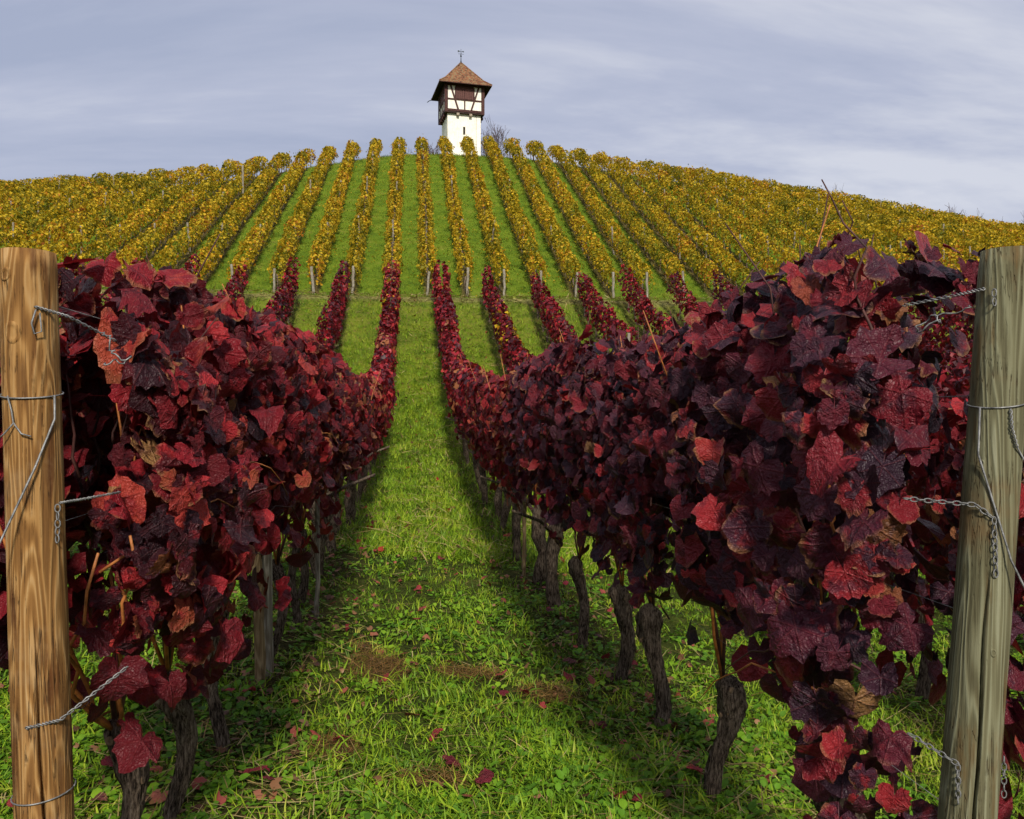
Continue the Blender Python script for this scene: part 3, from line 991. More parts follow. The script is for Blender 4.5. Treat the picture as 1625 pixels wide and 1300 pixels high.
me = make_mesh('hilltop_yellow_vines', np.concatenate([v, tv]), np.concatenate([f, tf + nv]), None, np.concatenate([rn, np.zeros(len(tf))]))
me.materials.append(M_YEL); me.materials.append(M_BARK)
me.polygons.foreach_set('material_index', np.concatenate([np.zeros(len(f)), np.ones(len(tf))]).astype(np.int32))
link('hillside_vines', me, None, kind='stuff', label='mass of yellow vine rows covering the upper hill and its flanks', category='vines')

# posts of the yellow rows
PPOST = []
for i in range(4):
    r_ = np.random.default_rng(700 + i)
    n = 7
    P = np.stack([r_.normal(0, .012, n), r_.normal(0, .012, n), np.linspace(-0.3, 1.45, n)], 1)
    v, f = tube(P, 0.062 * (1 + r_.normal(0, .05, n)), 8)
    me = make_mesh('trellis_post', v, f, None, None, False)
    me.materials.append(M_PALE)
    PPOST.append(me)
for j in range(-12, 16):
    X = YROW0 + j * YSP + random.gauss(0, 0.04)
    o = link('trellis_post', PPOST[j % 4], None, None, (X, 39.9 + random.uniform(-.2, .2), gz(X, 39.9)))
    o.rotation_euler = (random.gauss(0, .04), random.gauss(0, .04), random.uniform(0, 6))
    o.scale = (1, 1, random.uniform(0.92, 1.08))
    o['label'] = 'pale wooden post at the bottom end, %s' % yrow_words(j)
    o['category'] = 'post'; o['group'] = 'posts at the bottom of the yellow rows'
for j in range(-14, 22):
    X = YROW0 + j * YSP
    for q, y in enumerate((46.6, 54.3, 62.0)):
        yq = y + random.uniform(-.6, .6)
        o = link('trellis_post', PPOST[(j + q) % 4], None, None, (X + random.gauss(0, .1), yq, gz(X, yq)))
        o.rotation_euler = (random.gauss(0, .05), random.gauss(0, .05), random.uniform(0, 6))
        o.scale = (0.8, 0.8, random.uniform(0.95, 1.12))
        o['label'] = '%s pale post up the slope among yellow vines, %s' % (ordn(q + 1), yrow_words(j))
        o['category'] = 'post'; o['group'] = 'pale posts standing among the yellow vines'
X, y, z = at(390, 320, 58.0)
X = YROW0 + round((X - YROW0) / YSP) * YSP + 0.5
o = link('trellis_post', PPOST[0], None, None, (X, 58.0, gz(X, 58.0)))
o.scale = (1.2, 1.2, 1.55)
o['label'] = 'tall pale post rising above the yellow vines on the slope left of the tower'
o['category'] = 'post'
# stakes standing in the red rows
for px, Y, k, lab in ((895, 24.0, 3, 'pale stake rising out of the red row three over from the grey weathered post'),
                      (495, 22.0, -3, 'pale stake rising out of the red row two over from the honey-brown post'),
                      (428, 9.8, -2, 'pale stake in the red row just outside the honey-brown post'),
                      (1120, 26.0, 5, 'pale stake in the fifth red row outside the grey weathered post')):
    X = RED[k] - 0.28 * (1 if k > 0 else -1)
    o = link('stake', PPOST[k % 4], None, None, (X, Y, gz(X, Y)))
    o.scale = (0.8, 0.8, 1.3)
    o['label'] = lab; o['category'] = 'stake'

# ------------------------------------------------------------------ tower
def build_tower():
    M_PLASTER, nt = new_mat('lime_plaster')
    tc = N(nt, 'ShaderNodeTexCoord')
    n = N(nt, 'ShaderNodeTexNoise', {'Vector': tc.outputs['Object'], 'Scale': 2.2, 'Detail': 7.0, 'Roughness': 0.7})
    mpz = N(nt, 'ShaderNodeMapping', {0: tc.outputs['Object'], 'Scale': (6, 6, 0.7)})
    n_s = N(nt, 'ShaderNodeTexNoise', {'Vector': mpz.outputs[0], 'Scale': 1.5, 'Detail': 4.0})
    c = ramp(nt, n.outputs[0], [(0.3, (0.66, 0.62, 0.51)), (0.5, (0.78, 0.75, 0.65)), (0.7, (0.83, 0.81, 0.72))])
    c = mixc(nt, M2(nt, 'MULTIPLY', smooth(nt, n_s.outputs[0], 0.52, 0.72), 0.30), c, (0.42, 0.38, 0.30))
    finish(nt, c, 0.9, 0.15, n.outputs[0], 0.3, 0.03)
    M_TIMBER = plain('dark_timber', (0.058, 0.024, 0.020), 0.75, 0.2, 0, 9.0, 0.5)
    M_SHUT = plain('brown_shutter', (0.095, 0.042, 0.036), 0.75, 0.2, 0, 14.0, 0.5)
    M_SOFFIT = plain('dark_soffit_boards', (0.035, 0.022, 0.018), 0.85, 0.15, 0, 8.0, 0.4)
    M_IRON = plain('dark_iron', (0.025, 0.035, 0.04), 0.5, 0.4, 0.5)
    M_DARK = plain('dark_opening', (0.012, 0.011, 0.010), 0.9, 0.1)
    M_TILE, nt = new_mat('clay_tiles')
    tc = N(nt, 'ShaderNodeTexCoord')
    vo = N(nt, 'ShaderNodeTexVoronoi', {'Vector': tc.outputs['Object'], 'Scale': 7.5, 'Randomness': 0.9})
    n = N(nt, 'ShaderNodeTexNoise', {'Vector': tc.outputs['Object'], 'Scale': 1.3, 'Detail': 5.0})
    sp_ = N(nt, 'ShaderNodeSeparateXYZ', {0: vo.outputs['Color']})
    f = M2(nt, 'ADD', M2(nt, 'MULTIPLY', sp_.outputs[0], 0.6), M2(nt, 'MULTIPLY', n.outputs[0], 0.45))
    c = ramp(nt, f, [(0.18, (0.07, 0.04, 0.028)), (0.38, (0.17, 0.080, 0.045)), (0.56, (0.25, 0.105, 0.052)), (0.72, (0.22, 0.15, 0.08)), (0.9, (0.19, 0.17, 0.10))])
    finish(nt, c, 0.85, 0.15, vo.outputs['Distance'], 0.5, 0.03)

    X, Y, Z = at(731.5, 247, 76.0)
    zb = 22.2 + EYE
    root = empty('watch_tower', (X, Y, zb), 'white half-timbered watch tower with tiled pyramid roof on the hilltop', 'tower', None, R(7.5))

    def P_(name, vf, mat, par=root, sm=False, **kw):
        return link(name, make_mesh(name, vf[0], vf[1], None, None, sm), mat, par, **kw)

    H1 = 4.65                                # shaft top above the base
    w = 1.53
    # shaft as four walls with the slit opening in the front one
    t = 0.35
    sx, s0, s1 = 0.075, 2.82, 3.48
    wall = [box(-w, -sx, -w, -w + t, -1.5, H1), box(sx, w, -w, -w + t, -1.5, H1), box(-sx, sx, -w, -w + t, -1.5, s0), box(-sx, sx, -w, -w + t, s1, H1),
            box(-w, w, w - t, w, -1.5, H1), box(-w, -w + t, -w + t, w - t, -1.5, H1), box(w - t, w, -w + t, w - t, -1.5, H1)]
    shaft = P_('shaft_wall', join(wall), M_PLASTER)
    sw = P_('slit_window', box(-sx, sx, -w + 0.16, -w + 0.20, s0, s1), M_DARK)
    P_('window_frame', join([box(-sx - .035, -sx, -w - .02, -w + .1, s0 - .03, s1 + .03), box(sx, sx + .035, -w - .02, -w + .1, s0 - .03, s1 + .03),
                             box(-sx, sx, -w - .02, -w + .1, s1, s1 + .04), box(-sx, sx, -w - .02, -w + .1, s0 - .04, s0)]), plain('stone_surround', (0.30, 0.27, 0.22), .9), sw)
    P_('conductor_wire', tube(np.array([(1.12, -w - 0.02, -1), (1.12, -w - 0.02, H1)]), 0.012, 5), M_IRON)
    # overhanging storey
    W = 1.83
    z0, z1 = H1 + 0.12, H1 + 2.62
    # floor beams and joist ends below the storey
    P_('floor_deck', box(-W + .03, W - .03, -W + .03, W - .03, H1 - 0.02, z0), M_SOFFIT)
    for sgn in (-1, 1):
        for xx in (-0.62, 0.56):
            P_('joist', box(xx - .12, xx + .12, sgn * (W + .02) if sgn < 0 else w, -w if sgn < 0 else (W + .02), H1 - 0.22, H1 - 0.02), M_SCAR if False else plain_joist)
    for sgn in (-1, 1):
        for yy in (-1.05, -0.35, 0.35, 1.05):
            P_('joist', box(-(W + .02) if sgn < 0 else w, -w if sgn < 0 else (W + .02), yy - .12, yy + .12, H1 - 0.22, H1 - 0.02), M_TIMBER)
    # inner core behind the plaster panels
    P_('storey_core', box(-W + .30, W - .30, -W + .30, W - .30, z0, z1 - 0.02), M_DARK)
    for side in range(4):
        a = side * math.pi / 2
        ca, sa = round(math.cos(a)), round(math.sin(a))

        def rot(vf):
            v, f = vf
            v = np.asarray(v).copy()
            x, y = v[:, 0].copy(), v[:, 1].copy()
            v[:, 0] = ca * x - sa * y; v[:, 1] = sa * x + ca * y
            return v, f

        hm = z0 + 1.08
        wl, wr, wt_, wb = -0.84, 0.84, z0 + 2.16, z0 + 1.16
        yp = -W + 0.05                         # plaster plane, timbers 5 cm proud
        pan = [(-W + .3, -0.05, z0 + .2, hm - .05), (0.05, W - .3, z0 + .2, hm - .05), (-W + .3, wl, hm + .05, z1), (wr, W - .3, hm + .05, z1)]
        for (xa, xb, za, zb_) in pan:
            P_('plaster_panel', rot(box(xa, xb, yp, yp + 0.15, za, zb_)), M_PLASTER)
        P_('sill_beam', rot(box(-W + .28, W - .28, -W + .004, -W + .2, z0, z0 + .2)), M_TIMBER)
        P_('middle_rail', rot(box(-W + .28, W - .28, -W + .004, -W + .2, hm - .07, hm + .07)), M_TIMBER)
        P_('top_plate', rot(box(-W + .28, W - .28, -W + .004, -W + .2, z1 - .2, z1)), M_TIMBER)
        for s in (-1, 1):
            P_('brace', rot(bar((s * 1.30, -W + .07, z1 - .18), (s * 0.60, -W + .07, z0 + .18), 0.15, 0.16)), M_TIMBER)
        P_('stud', rot(box(-.06, .06, -W + .012, -W + .19, z0 + .2, hm - .07)), M_TIMBER)
        # shuttered window
        fr = P_('window_frame', rot(join([box(wl - .07, wl + .03, -W - .015, -W + .15, wb - .06, wt_ + .06), box(wr - .03, wr + .07, -W - .015, -W + .15, wb - .06, wt_ + .06),
                                          box(wl + .03, wr - .03, -W - .015, -W + .15, wt_, wt_ + .1), box(wl + .03, wr - .03, -W - .02, -W + .15, wb - .06, wb + .02)])), M_TIMBER)
        for s in (-1, 1):
            xa, xb = (wl + .035, -.012) if s < 0 else (.012, wr - .035)
            nb_ = 4
            for q in range(nb_):
                u0 = xa + (xb - xa) * q / nb_ + .006; u1 = xa + (xb - xa) * (q + 1) / nb_ - .006
                P_('shutter_board', rot(box(u0, u1, -W + .03, -W + .07, wb + .025, wt_ - .005)), M_SHUT, fr)
            P_('shutter_batten', rot(box(xa + .02, xb - .02, -W + .005, -W + .03, wt_ - .26, wt_ - .19)), M_SHUT, fr)
    for sx_ in (-1, 1):
        for sy_ in (-1, 1):
            x0, x1 = sorted((sx_ * (W - .28), sx_ * (W + .003)))
            y0, y1 = sorted((sy_ * (W - .28), sy_ * (W + .003)))
            P_('corner_post', box(x0, x1, y0, y1, z0 - .12, z1), M_TIMBER)
    # roof: stacked courses of tiles, flared at the eaves
    E = 2.40
    pts = [(E, 0.0), (1.75, 0.56), (0.05, 2.72)]
    hz = z1 - 0.10
    courses = []
    L1 = math.hypot(pts[1][0] - pts[0][0], pts[1][1] - pts[0][1]); L2 = math.hypot(pts[2][0] - pts[1][0], pts[2][1] - pts[1][1])
    nC = 22
    V_, F_ = [], []
    for i in range(nC):
        def pos(s):
            s *= (L1 + L2)
            if s < L1:
                t_ = s / L1; return pts[0][0] + (pts[1][0] - pts[0][0]) * t_, pts[0][1] + (pts[1][1] - pts[0][1]) * t_
            t_ = (s - L1) / L2; return pts[1][0] + (pts[2][0] - pts[1][0]) * t_, pts[1][1] + (pts[2][1] - pts[1][1]) * t_
        ra, ha = pos(i / nC); rb, hb = pos((i + 1) / nC)
        ra += 0.025; ha += 0.02
        ring = lambda r, h: [(-r, -r, hz + h), (r, -r, hz + h), (r, r, hz + h), (-r, r, hz + h)]
        b = len(V_)
        V_ += ring(ra - 0.01, ha - 0.045) + ring(ra, ha) + ring(rb, hb)
        for lo in (0, 4):
            for q in range(4):
                a_, c_ = b + lo + q, b + lo + (q + 1) % 4
                F_ += [(a_, c_, c_ + 4), (a_, c_ + 4, a_ + 4)]
    roof = P_('roof', (np.array(V_), np.array(F_)), M_TILE)
    # hips
    for sx_ in (-1, 1):
        for sy_ in (-1, 1):
            Q = np.array([(sx_ * r, sy_ * r, hz + h + 0.045) for r, h in pts])
            P_('hip_tiles', tube(Q, 0.06, 6), M_TILE, roof, True)
    # soffit
    P_('soffit', (lambda: (np.array([(-E, -E, hz - .03), (E, -E, hz - .03), (E, E, hz - .03), (-E, E, hz - .03), (-W + .1, -W + .1, hz + .28), (W - .1, -W + .1, hz + .28), (W - .1, W - .1, hz + .28), (-W + .1, W - .1, hz + .28)]),
                          np.array([(0, 5, 1), (0, 4, 5), (1, 6, 2), (1, 5, 6), (2, 7, 3), (2, 6, 7), (3, 4, 0), (3, 7, 4)])))(), M_SOFFIT, roof)
    P_('fascia', join([box(-E, E, -E - .01, -E + .03, hz - .075, hz - .02), box(-E, E, E - .03, E + .01, hz - .075, hz - .02),
                       box(-E - .01, -E + .03, -E + .04, E - .04, hz - .075, hz - .02), box(E - .03, E + .01, -E + .04, E - .04, hz - .075, hz - .02)]), M_TIMBER, roof)
    P_('rain_spout', tube(np.array([(-E, E - .1, hz - .05), (-E - .25, E - .05, hz - .16), (-E - .38, E, hz - .28)]), 0.035, 6), M_IRON, roof)
    # weather vane
    ap = hz + 2.72
    vane = P_('weather_vane', tube(np.array([(0, 0, ap - .15), (0, 0, ap + .1), (0, 0, ap + .25), (0, 0, ap + .62), (0, 0, ap + 1.35)]), [.11, .085, .045, .03, .016], 8), M_IRON)
    P_('vane_ball', tube(np.array([(0, 0, ap + .60), (0, 0, ap + .63), (0, 0, ap + .69), (0, 0, ap + .75), (0, 0, ap + .78)]), [.01, .06, .085, .06, .01], 8), M_IRON, vane)
    P_('compass_arm', tube(np.array([(-.26, 0, ap + .88), (.26, 0, ap + .88)]), .016, 5), M_IRON, vane)
    P_('compass_arm', tube(np.array([(0, -.26, ap + .88), (0, .26, ap + .88)]), .016, 5), M_IRON, vane)
    P_('vane_arrow', join([tube(np.array([(-.30, 0.0, ap + 1.12), (.26, 0, ap + 1.12)]), .018, 5), bar((-.30, 0, ap + 1.12), (-.14, 0, ap + 1.12), .02, .16, (0, 0, 1)),
                           bar((.14, 0, ap + 1.12), (.28, 0, ap + 1.12), .02, .11, (0, 0, 1))]), M_IRON, vane)


plain_joist = plain('pale_joist_end', (0.30, 0.25, 0.19), 0.85, 0.15, 0, 8.0, 0.4)
build_tower()


# ------------------------------------------------------------------ bare trees and bushes on the skyline
def bare_tree(name, px, py, Y, wid, spread, seed, label, cat, stems=4, depth=4, r0=0.05, thin=0.012):
    X, _, ztop = at(px, py, Y)
    loc = (X, Y, gz(X, Y))
    H = ztop - loc[2]
    r_ = np.random.default_rng(seed)
    trunk_parts, twig_parts = [], []

    def grow(p, d, L, r, lev):
        n = 4
        Q = [p]
        dd = d.copy()
        for i in range(n):
            dd = dd + r_.normal(0, 0.16, 3) + np.array([0, 0, 0.07])
            dd /= np.linalg.norm(dd)
            Q.append(Q[-1] + dd * L / n)
        Q = np.array(Q)
        vf = tube(Q, np.linspace(r, max(r * .55, thin * .6), n + 1), 5 if lev < 2 else 3, False)
        (trunk_parts if lev < 1 else twig_parts).append(vf)
        if lev >= depth:
            return
        for i in range(3 if lev else 4):
            t = r_.integers(2, n + 1)
            a = r_.normal(0, 0.55, 3); nd = dd + a; nd[2] = abs(nd[2]) * .8 + .15
            nd /= np.linalg.norm(nd)
            grow(Q[t], nd, L * r_.uniform(.5, .8), max(r * .55, thin), lev + 1)
    for s in range(stems):
        a = r_.uniform(0, 6.28)
        d = np.array([math.cos(a) * spread, math.sin(a) * spread, 1.0]); d /= np.linalg.norm(d)
        grow(np.array([r_.normal(0, .12), r_.normal(0, .12), -0.3]), d, H * r_.uniform(.36, .5), r0, 0)
    root = empty(name, loc, label, cat)
    zmax = max(p[0][:, 2].max() for p in twig_parts)
    xw = np.percentile(np.concatenate([np.abs(p[0][:, 0]) for p in twig_parts]), 97)
    sc_ = np.array([wid / xw, wid / xw, H / zmax])
    trunk_parts = [(p * sc_, q) for p, q in trunk_parts]; twig_parts = [(p * sc_, q) for p, q in twig_parts]
    v, f = join(trunk_parts)
    link('trunk', make_mesh('trunk', v, f), M_TWIG, root)
    v, f = join(twig_parts)
    link('crown', make_mesh('crown', v, f), M_TWIG, root, kind='stuff')


bare_tree('bare_tree', 784, 180, 80.5, 1.9, 0.35, 3, 'leafless tree with tangled twigs standing behind the white tower', 'tree', 7, 4, .07, .022)
bare_tree('bare_bush', 692, 209, 77.5, 1.1, 0.35, 5, 'small leafless bush beside the shaded wall of the tower', 'bush', 6, 3, .04, .022)
bare_tree('bare_bush', 815, 222, 79, 1.0, 0.6, 8, 'low leafless bush just right of the leafless tree behind the tower', 'bush', 5, 3, .03, .014)
bare_tree('bare_bush', 650, 238, 75, 0.9, 0.6, 9, 'tiny leafless bush on the grassy crest left of the tower', 'bush', 5, 3, .02, .014)
for i, (px, py, wid, lab) in enumerate(((1325, 289, 1.0, 'leafless bush on the skyline where the yellow slope starts to drop'),
                                        (1505, 322, 1.2, 'leafless bush on the skyline above the tallest red shoots'),
                                        (1548, 334, 1.2, 'leafless bush on the skyline between two dark bare shoots'),
                                        (1615, 338, 1.6, 'leafless bush on the skyline above the grey weathered post'))):
    bare_tree('bare_bush', px, py, 75.5, wid, 0.5, 20 + i, lab, 'bush', 8, 3, .035, .02)

# ------------------------------------------------------------------ front posts
POST_DX = {-1: 0.035, 0: -0.112}


def front_post(name, px_top, px_bot, Y, k, rad, h, mat, label, seed, lean_px, knots, crack_a, crack_top=0.86):
    r_ = np.random.default_rng(seed)
    X = RED[k] + POST_DX[k]
    z = gz(X, Y)
    root = empty(name, (X, Y, z), label, 'post')
    rings = 60
    angs = np.sort(np.concatenate([np.linspace(0, 2 * math.pi, 64, endpoint=False) + .0123, (crack_a + np.linspace(-.32, .32, 60)) % (2 * math.pi)]))
    seg = len(angs)
    V_, F_ = [], []
    for i in range(rings):
        t = i / (rings - 1)
        zz_ = -0.35 + t * (h + 0.35)
        r = rad * (1.03 - 0.06 * t)
        if t > 0.985:
            r *= 0.965 if i == rings - 1 else 0.99
        for j in range(seg):
            a = float(angs[j])
            rr = r * (1 + 0.014 * math.sin(3 * a + t * 2 + seed) + 0.022 * mnoise.noise(Vector((math.cos(a) * 2, math.sin(a) * 2, zz_ * 5 + seed))))
            # drying crack running down one face
            da = (a - crack_a - 0.10 * math.sin(zz_ * 4) - 0.04 * math.sin(zz_ * 17) + math.pi) % (2 * math.pi) - math.pi
            if t < crack_top:
                rr -= r * 0.42 * math.exp(-(da / 0.042) ** 2) * min(1, max(0, crack_top - t) * 5)
            V_.append((lean_px[0] * (zz_ / h) + rr * math.cos(a), lean_px[1] * (zz_ / h) + rr * math.sin(a), zz_))
    for i in range(rings - 1):
        for j in range(seg):
            a, b = i * seg + j, i * seg + (j + 1) % seg
            F_ += [(a, b, b + seg), (a, b + seg, a + seg)]
    V_.append((lean_px[0], lean_px[1], h + 0.003))
    c = len(V_) - 1
    for j in range(seg):
        F_.append((c, (rings - 1) * seg + j, (rings - 1) * seg + (j + 1) % seg))
    link('pole', make_mesh('pole', np.array(V_), np.array(F_)), mat, root)
    for (a, zz_, s) in knots:
        t = (zz_ + .35) / (h + .35)
        r = rad * (1.03 - 0.06 * t)
        d = np.array([math.cos(a), math.sin(a), 0.0])
        cc = np.array([lean_px[0] * zz_ / h, lean_px[1] * zz_ / h, zz_]) + d * r
        prof_ = [(1.25, -0.006), (1.0, 0.0012), (0.72, 0.0018), (0.6, 0.0006), (0.3, 0.0008)]
        u = np.cross(d, (0, 0, 1)); w_ = np.array([0, 0, 1.0])
        kv, kf = [], []
        m_ = 14
        for (q, hh) in prof_:
            for j in range(m_):
                b = 2 * math.pi * j / m_
                wob = 1 + 0.12 * math.sin(2 * b + zz_ * 30)
                dx, dz = s * q * wob * math.cos(b), 1.15 * s * q * wob * math.sin(b)
                sag = dx * dx / (2 * r)
                kv.append(cc + u * dx + w_ * dz + d * (hh - sag))
        for i in range(len(prof_) - 1):
            for j in range(m_):
                p, q_ = i * m_ + j, i * m_ + (j + 1) % m_
                kf += [(p, q_, q_ + m_), (p, q_ + m_, p + m_)]
        kv.append(cc + d * 0.001); ci = len(kv) - 1
        for j in range(m_):
            kf.append(((len(prof_) - 1) * m_ + j, (len(prof_) - 1) * m_ + (j + 1) % m_, ci))
        link('knot', make_mesh('knot', np.array(kv), np.array(kf)), mat, root)
    return root, X, z


LH, RH = EYE + 0.305, EYE + 0.315
zl, zr = gz(RED[-1] + POST_DX[-1], 1.69), gz(RED[0] + POST_DX[0], 1.49)
hl, hr = LH - zl, RH - zr
faceL = math.atan2(-1.69, -RED[-1]) - 0.0      # towards the camera
faceR = math.atan2(-1.49, -RED[0])
pl = front_post('end_post', 45, 72, 1.69, -1, 0.0515, hl, M_HONEY, 'thick honey-brown wooden post with knots at the end of the vine row', 3, (-0.045, 0.0),
                [(faceL + .05, 0.36, .013), (faceL - .55, 0.12, .013), (faceL + .18, 0.15, .008), (faceL - .62, hl - .16, .017), (faceL - .85, hl - 0.05, .012)], faceL - 0.12, 0.66)
pr = front_post('end_post', 1592, 1528, 1.49, 0, 0.051, hr, M_GREYW, 'grey-green weathered wooden post with a long drying crack', 8, (0.14, 0.0),
                [(faceR - .4, hr - .42, .007), (faceR + .5, hr - .78, .006)], faceR + 0.22, 0.74)


def axis_at(rowX, Y, zbase, lean, h, z):
    t = (z - zbase) / h
    return np.array([rowX + lean[0] * t, Y + lean[1] * t, z])


def AL(z): return axis_at(RED[-1] + POST_DX[-1], 1.69, zl, (-0.045, 0), hl, z)
def AR(z): return axis_at(RED[0] + POST_DX[0], 1.49, zr, (0.14, 0), hr, z)


def world_z(py, Y, X):
    d = Y * math.cos(YAW) + X * math.sin(YAW)
    return EYE + (CY_ - py) / F * d


def solo(name, vf, mat, label, cat, group=None, sm=True):
    o = link(name, make_mesh(name, vf[0], vf[1], None, None, sm), mat)
    o['label'] = label; o['category'] = cat
    if group:
        o['group'] = group
    return o


def ring_path(c, r, tilt, a0=0.0, a1=2 * math.pi, n=28, az=0.0):
    a = np.linspace(a0, a1, n)
    return np.stack([c[0] + r * np.cos(a), c[1] + r * np.sin(a), c[2] + tilt * r * np.sin(a - az)], 1)


def twisted(P, off, turns, rad):
    """two wires twisted round each other along P"""
    P = np.asarray(P, float)
    n = 40
    s = np.linspace(0, len(P) - 1, n)
    Q = np.stack([np.interp(s, np.arange(len(P)), P[:, i]) for i in range(3)], 1)
    d = Q[-1] - Q[0]; d /= np.linalg.norm(d)
    u = np.cross(d, (0, 0, 1.0)); u /= np.linalg.norm(u); w = np.cross(d, u)
    out = []
    for ph in (0, math.pi):
        a = np.linspace(0, 2 * math.pi * turns, n) + ph
        out.append(tube(Q + off * (np.cos(a)[:, None] * u + np.sin(a)[:, None] * w), rad, 6))
    return join(out)


LINK = None


def chain(path, label, size=0.0125, wire=0.0016):
    """chain of oval links hanging along a path"""
    global LINK
    if LINK is None:
        a = np.linspace(0, 2 * math.pi, 15)
        P = np.stack([0.36 * np.cos(a), 0 * a, 0.62 * np.sin(a)], 1)
        v, f = tube(P, 0.105, 6, False)
        LINK = make_mesh('link', v, f); LINK.materials.append(M_WIRE)
    path = np.asarray(path, float)
    seglen = np.linalg.norm(np.diff(path, axis=0), axis=1)
    cum = np.concatenate([[0], np.cumsum(seglen)])
    n = max(2, int(cum[-1] / (size * 0.98)))
    root = empty('chain', tuple(path[0]), label, 'chain')
    for i in range(n):
        s = (i + .5) / n * cum[-1]
        p = np.array([np.interp(s, cum, path[:, q]) for q in range(3)])
        p2 = np.array([np.interp(min(cum[-1], s + .004), cum, path[:, q]) for q in range(3)])
        p1 = np.array([np.interp(max(0, s - .004), cum, path[:, q]) for q in range(3)])
        d = Vector((p2 - p1).tolist()).normalized()
        q = Vector((0, 0, 1)).rotation_difference(d) @ Quaternion((0, 0, 1), (i % 2) * math.pi / 2 + 0.4 + random.gauss(0, .12))
        o = bpy.data.objects.new('link', LINK)
        o.rotation_mode = 'QUATERNION'; o.rotation_quaternion = q
        o.location = p - path[0]; o.scale = (size,) * 3; o.parent = root
        COL.objects.link(o)


def tangle(c, s, seed, n=26):
    r_ = np.random.default_rng(seed)
    P = np.cumsum(r_.normal(0, 1, (n, 3)), 0)
    k_ = np.array([.25, .5, .25])
    for i in range(3):
        P[:, i] = np.convolve(np.pad(P[:, i], 1, mode='edge'), k_, 'valid')
    P -= P.mean(0); P *= s / np.abs(P).max()
    return P + c


# left post hardware
rL, rR = 0.0535, 0.0525
zt = world_z(625, 1.64, -0.73)
c = AL(zt)
solo('binding_wire', join([tube(ring_path(c, rL, 0.16, az=faceL + 1.2), 0.0016, 6),
                           tube(np.array([c + [-.02, -rL, -.004], c + [-.012, -rL - .003, -.03], c + [-.008, -rL - .003, -.055], c + [-.024, -rL - .004, -.075], c + [-.045, -rL + .006, -.09]]), .0016, 6),
                           tube(np.array([c + [-.008, -rL - .003, -.055], c + [.006, -rL - .004, -.075], c + [.022, -rL - .002, -.08]]), .0016, 6)]), M_WIRE,
     'thin wire loop bound round the honey-brown post at mid height', 'wire')
zt2 = world_z(1275, 1.64, -0.73)
solo('binding_wire', tube(ring_path(AL(zt2), rL + .001, 0.10, az=faceL), 0.0015, 6), M_WIRE, 'thin wire ring near the foot of the honey-brown post', 'wire')
# anchor wire from the post towards the ground in front
c1 = AL(world_z(640, 1.64, -.73))
solo('anchor_wire', tube(np.array([c1 + [rL * .93, -rL * .42, .016], c1 + [rL * .95, -rL * .45, -.03], c1 + [.030, -rL - .004, -.12], c1 + [-.04, -rL - .05, -.32], c1 + [-.30, -.38, -1.05]]), 0.0021, 6), M_WIRE,
     'slack anchor wire slanting down across the honey-brown post', 'wire')
cw = AL(world_z(490, 1.66, -.72))
solo('twisted_wire', join([twisted(np.array([cw + [rL * .55, -rL * .85, 0.002], cw + [rL * 1.4, -.01, -.012], cw + [.125, .10, -.05]]), .0026, 8, .0014),
                           tube(np.array([cw + [.034, -.052, -.004], cw + [.028, -.056, -.03], cw + [.032, -.055, -.05], cw + [.042, -.047, -.045], cw + [.04, -.05, -.01]]), .0017, 6)]), M_WIRE,
     'twisted wire end leaving the upper honey-brown post', 'wire')
solo('twisted_wire', tube(tangle(cw + [.135, .06, -.075], .042, 4, 34), .0017, 5), M_WIRE, 'tangle of bent wire among red leaves beside the honey-brown post', 'wire')
cw = AL(world_z(1148, 1.66, -.72))
solo('twisted_wire', twisted(np.array([cw + [-.005, -rL * 1.03, 0], cw + [rL * .9, -rL * .7, .006], cw + [.14, .06, .075]]), .0028, 9, .0015), M_WIRE,
     'twisted wire end low on the honey-brown post', 'wire')
cw = AL(world_z(800, 1.66, -.72))
solo('tension_spring', twisted(np.array([cw + [rL * .98, -.02, 0], cw + [.085, .01, .004], cw + [.13, .08, .01]]), .0024, 12, .0013), M_WIRE,
     'short coiled wire spring beside the middle of the honey-brown post', 'wire')
chain(np.array([cw + [rL * .96, -.026, -.002], cw + [rL * .98, -.028, -.04], cw + [rL * .96, -.028, -.075]]), 'short chain hanging from the coiled spring on the honey-brown post')
chain(np.array([cw + [-.066, -.012, .10], cw + [-.068, -.015, .0], cw + [-.066, -.012, -.10]]), 'chain hanging along the outer side of the honey-brown post')
# right post hardware
zt = world_z(640, 1.62, 1.14)
c = AR(zt)
solo('binding_wire', join([tube(ring_path(c, rR, 0.20, az=faceR + 1.4), 0.0016, 6), twisted(np.array([c + [-.012, -rR, -.012], c + [-.012, -rR - .004, -.05], c + [-.0, -rR - .002, -.085]]), .002, 4, .0014)]), M_WIRE,
     'thin wire loop bound round the grey weathered post', 'wire')
solo('anchor_wire', tube(np.array([c + [-rR * .97, -.02, -.01], c + [-.062, -.03, -.10], c + [-.02, -rR - .012, -.30], c + [.10, -.14, -.62], c + [.24, -.30, -1.1]]), .002, 6), M_WIRE,
     'slack anchor wire slanting down across the grey weathered post', 'wire')
solo('anchor_wire', tube(np.array([c + [0.0, -rR - .002, -.085], c + [.05, -rR * .6, -.14], c + [.066, -.03, -.4], c + [.10, -.06, -.75]]), .0018, 6), M_WIRE,
     'second wire hanging down the outer face of the grey weathered post', 'wire')
cw = AR(world_z(480, 1.62, 1.14))
solo('twisted_wire', join([twisted(np.array([cw + [-rR * .98, -.012, .008], cw + [-.085, .03, 0], cw + [-.14, .12, -.01]]), .0026, 8, .0014)]), M_WIRE, 'twisted wire end leaving the upper grey weathered post', 'wire')
solo('twisted_wire', tube(tangle(cw + [-.13, .02, -.05], .045, 11, 34), .0016, 5), M_WIRE, 'tangle of bent wire among purple leaves beside the grey weathered post', 'wire')
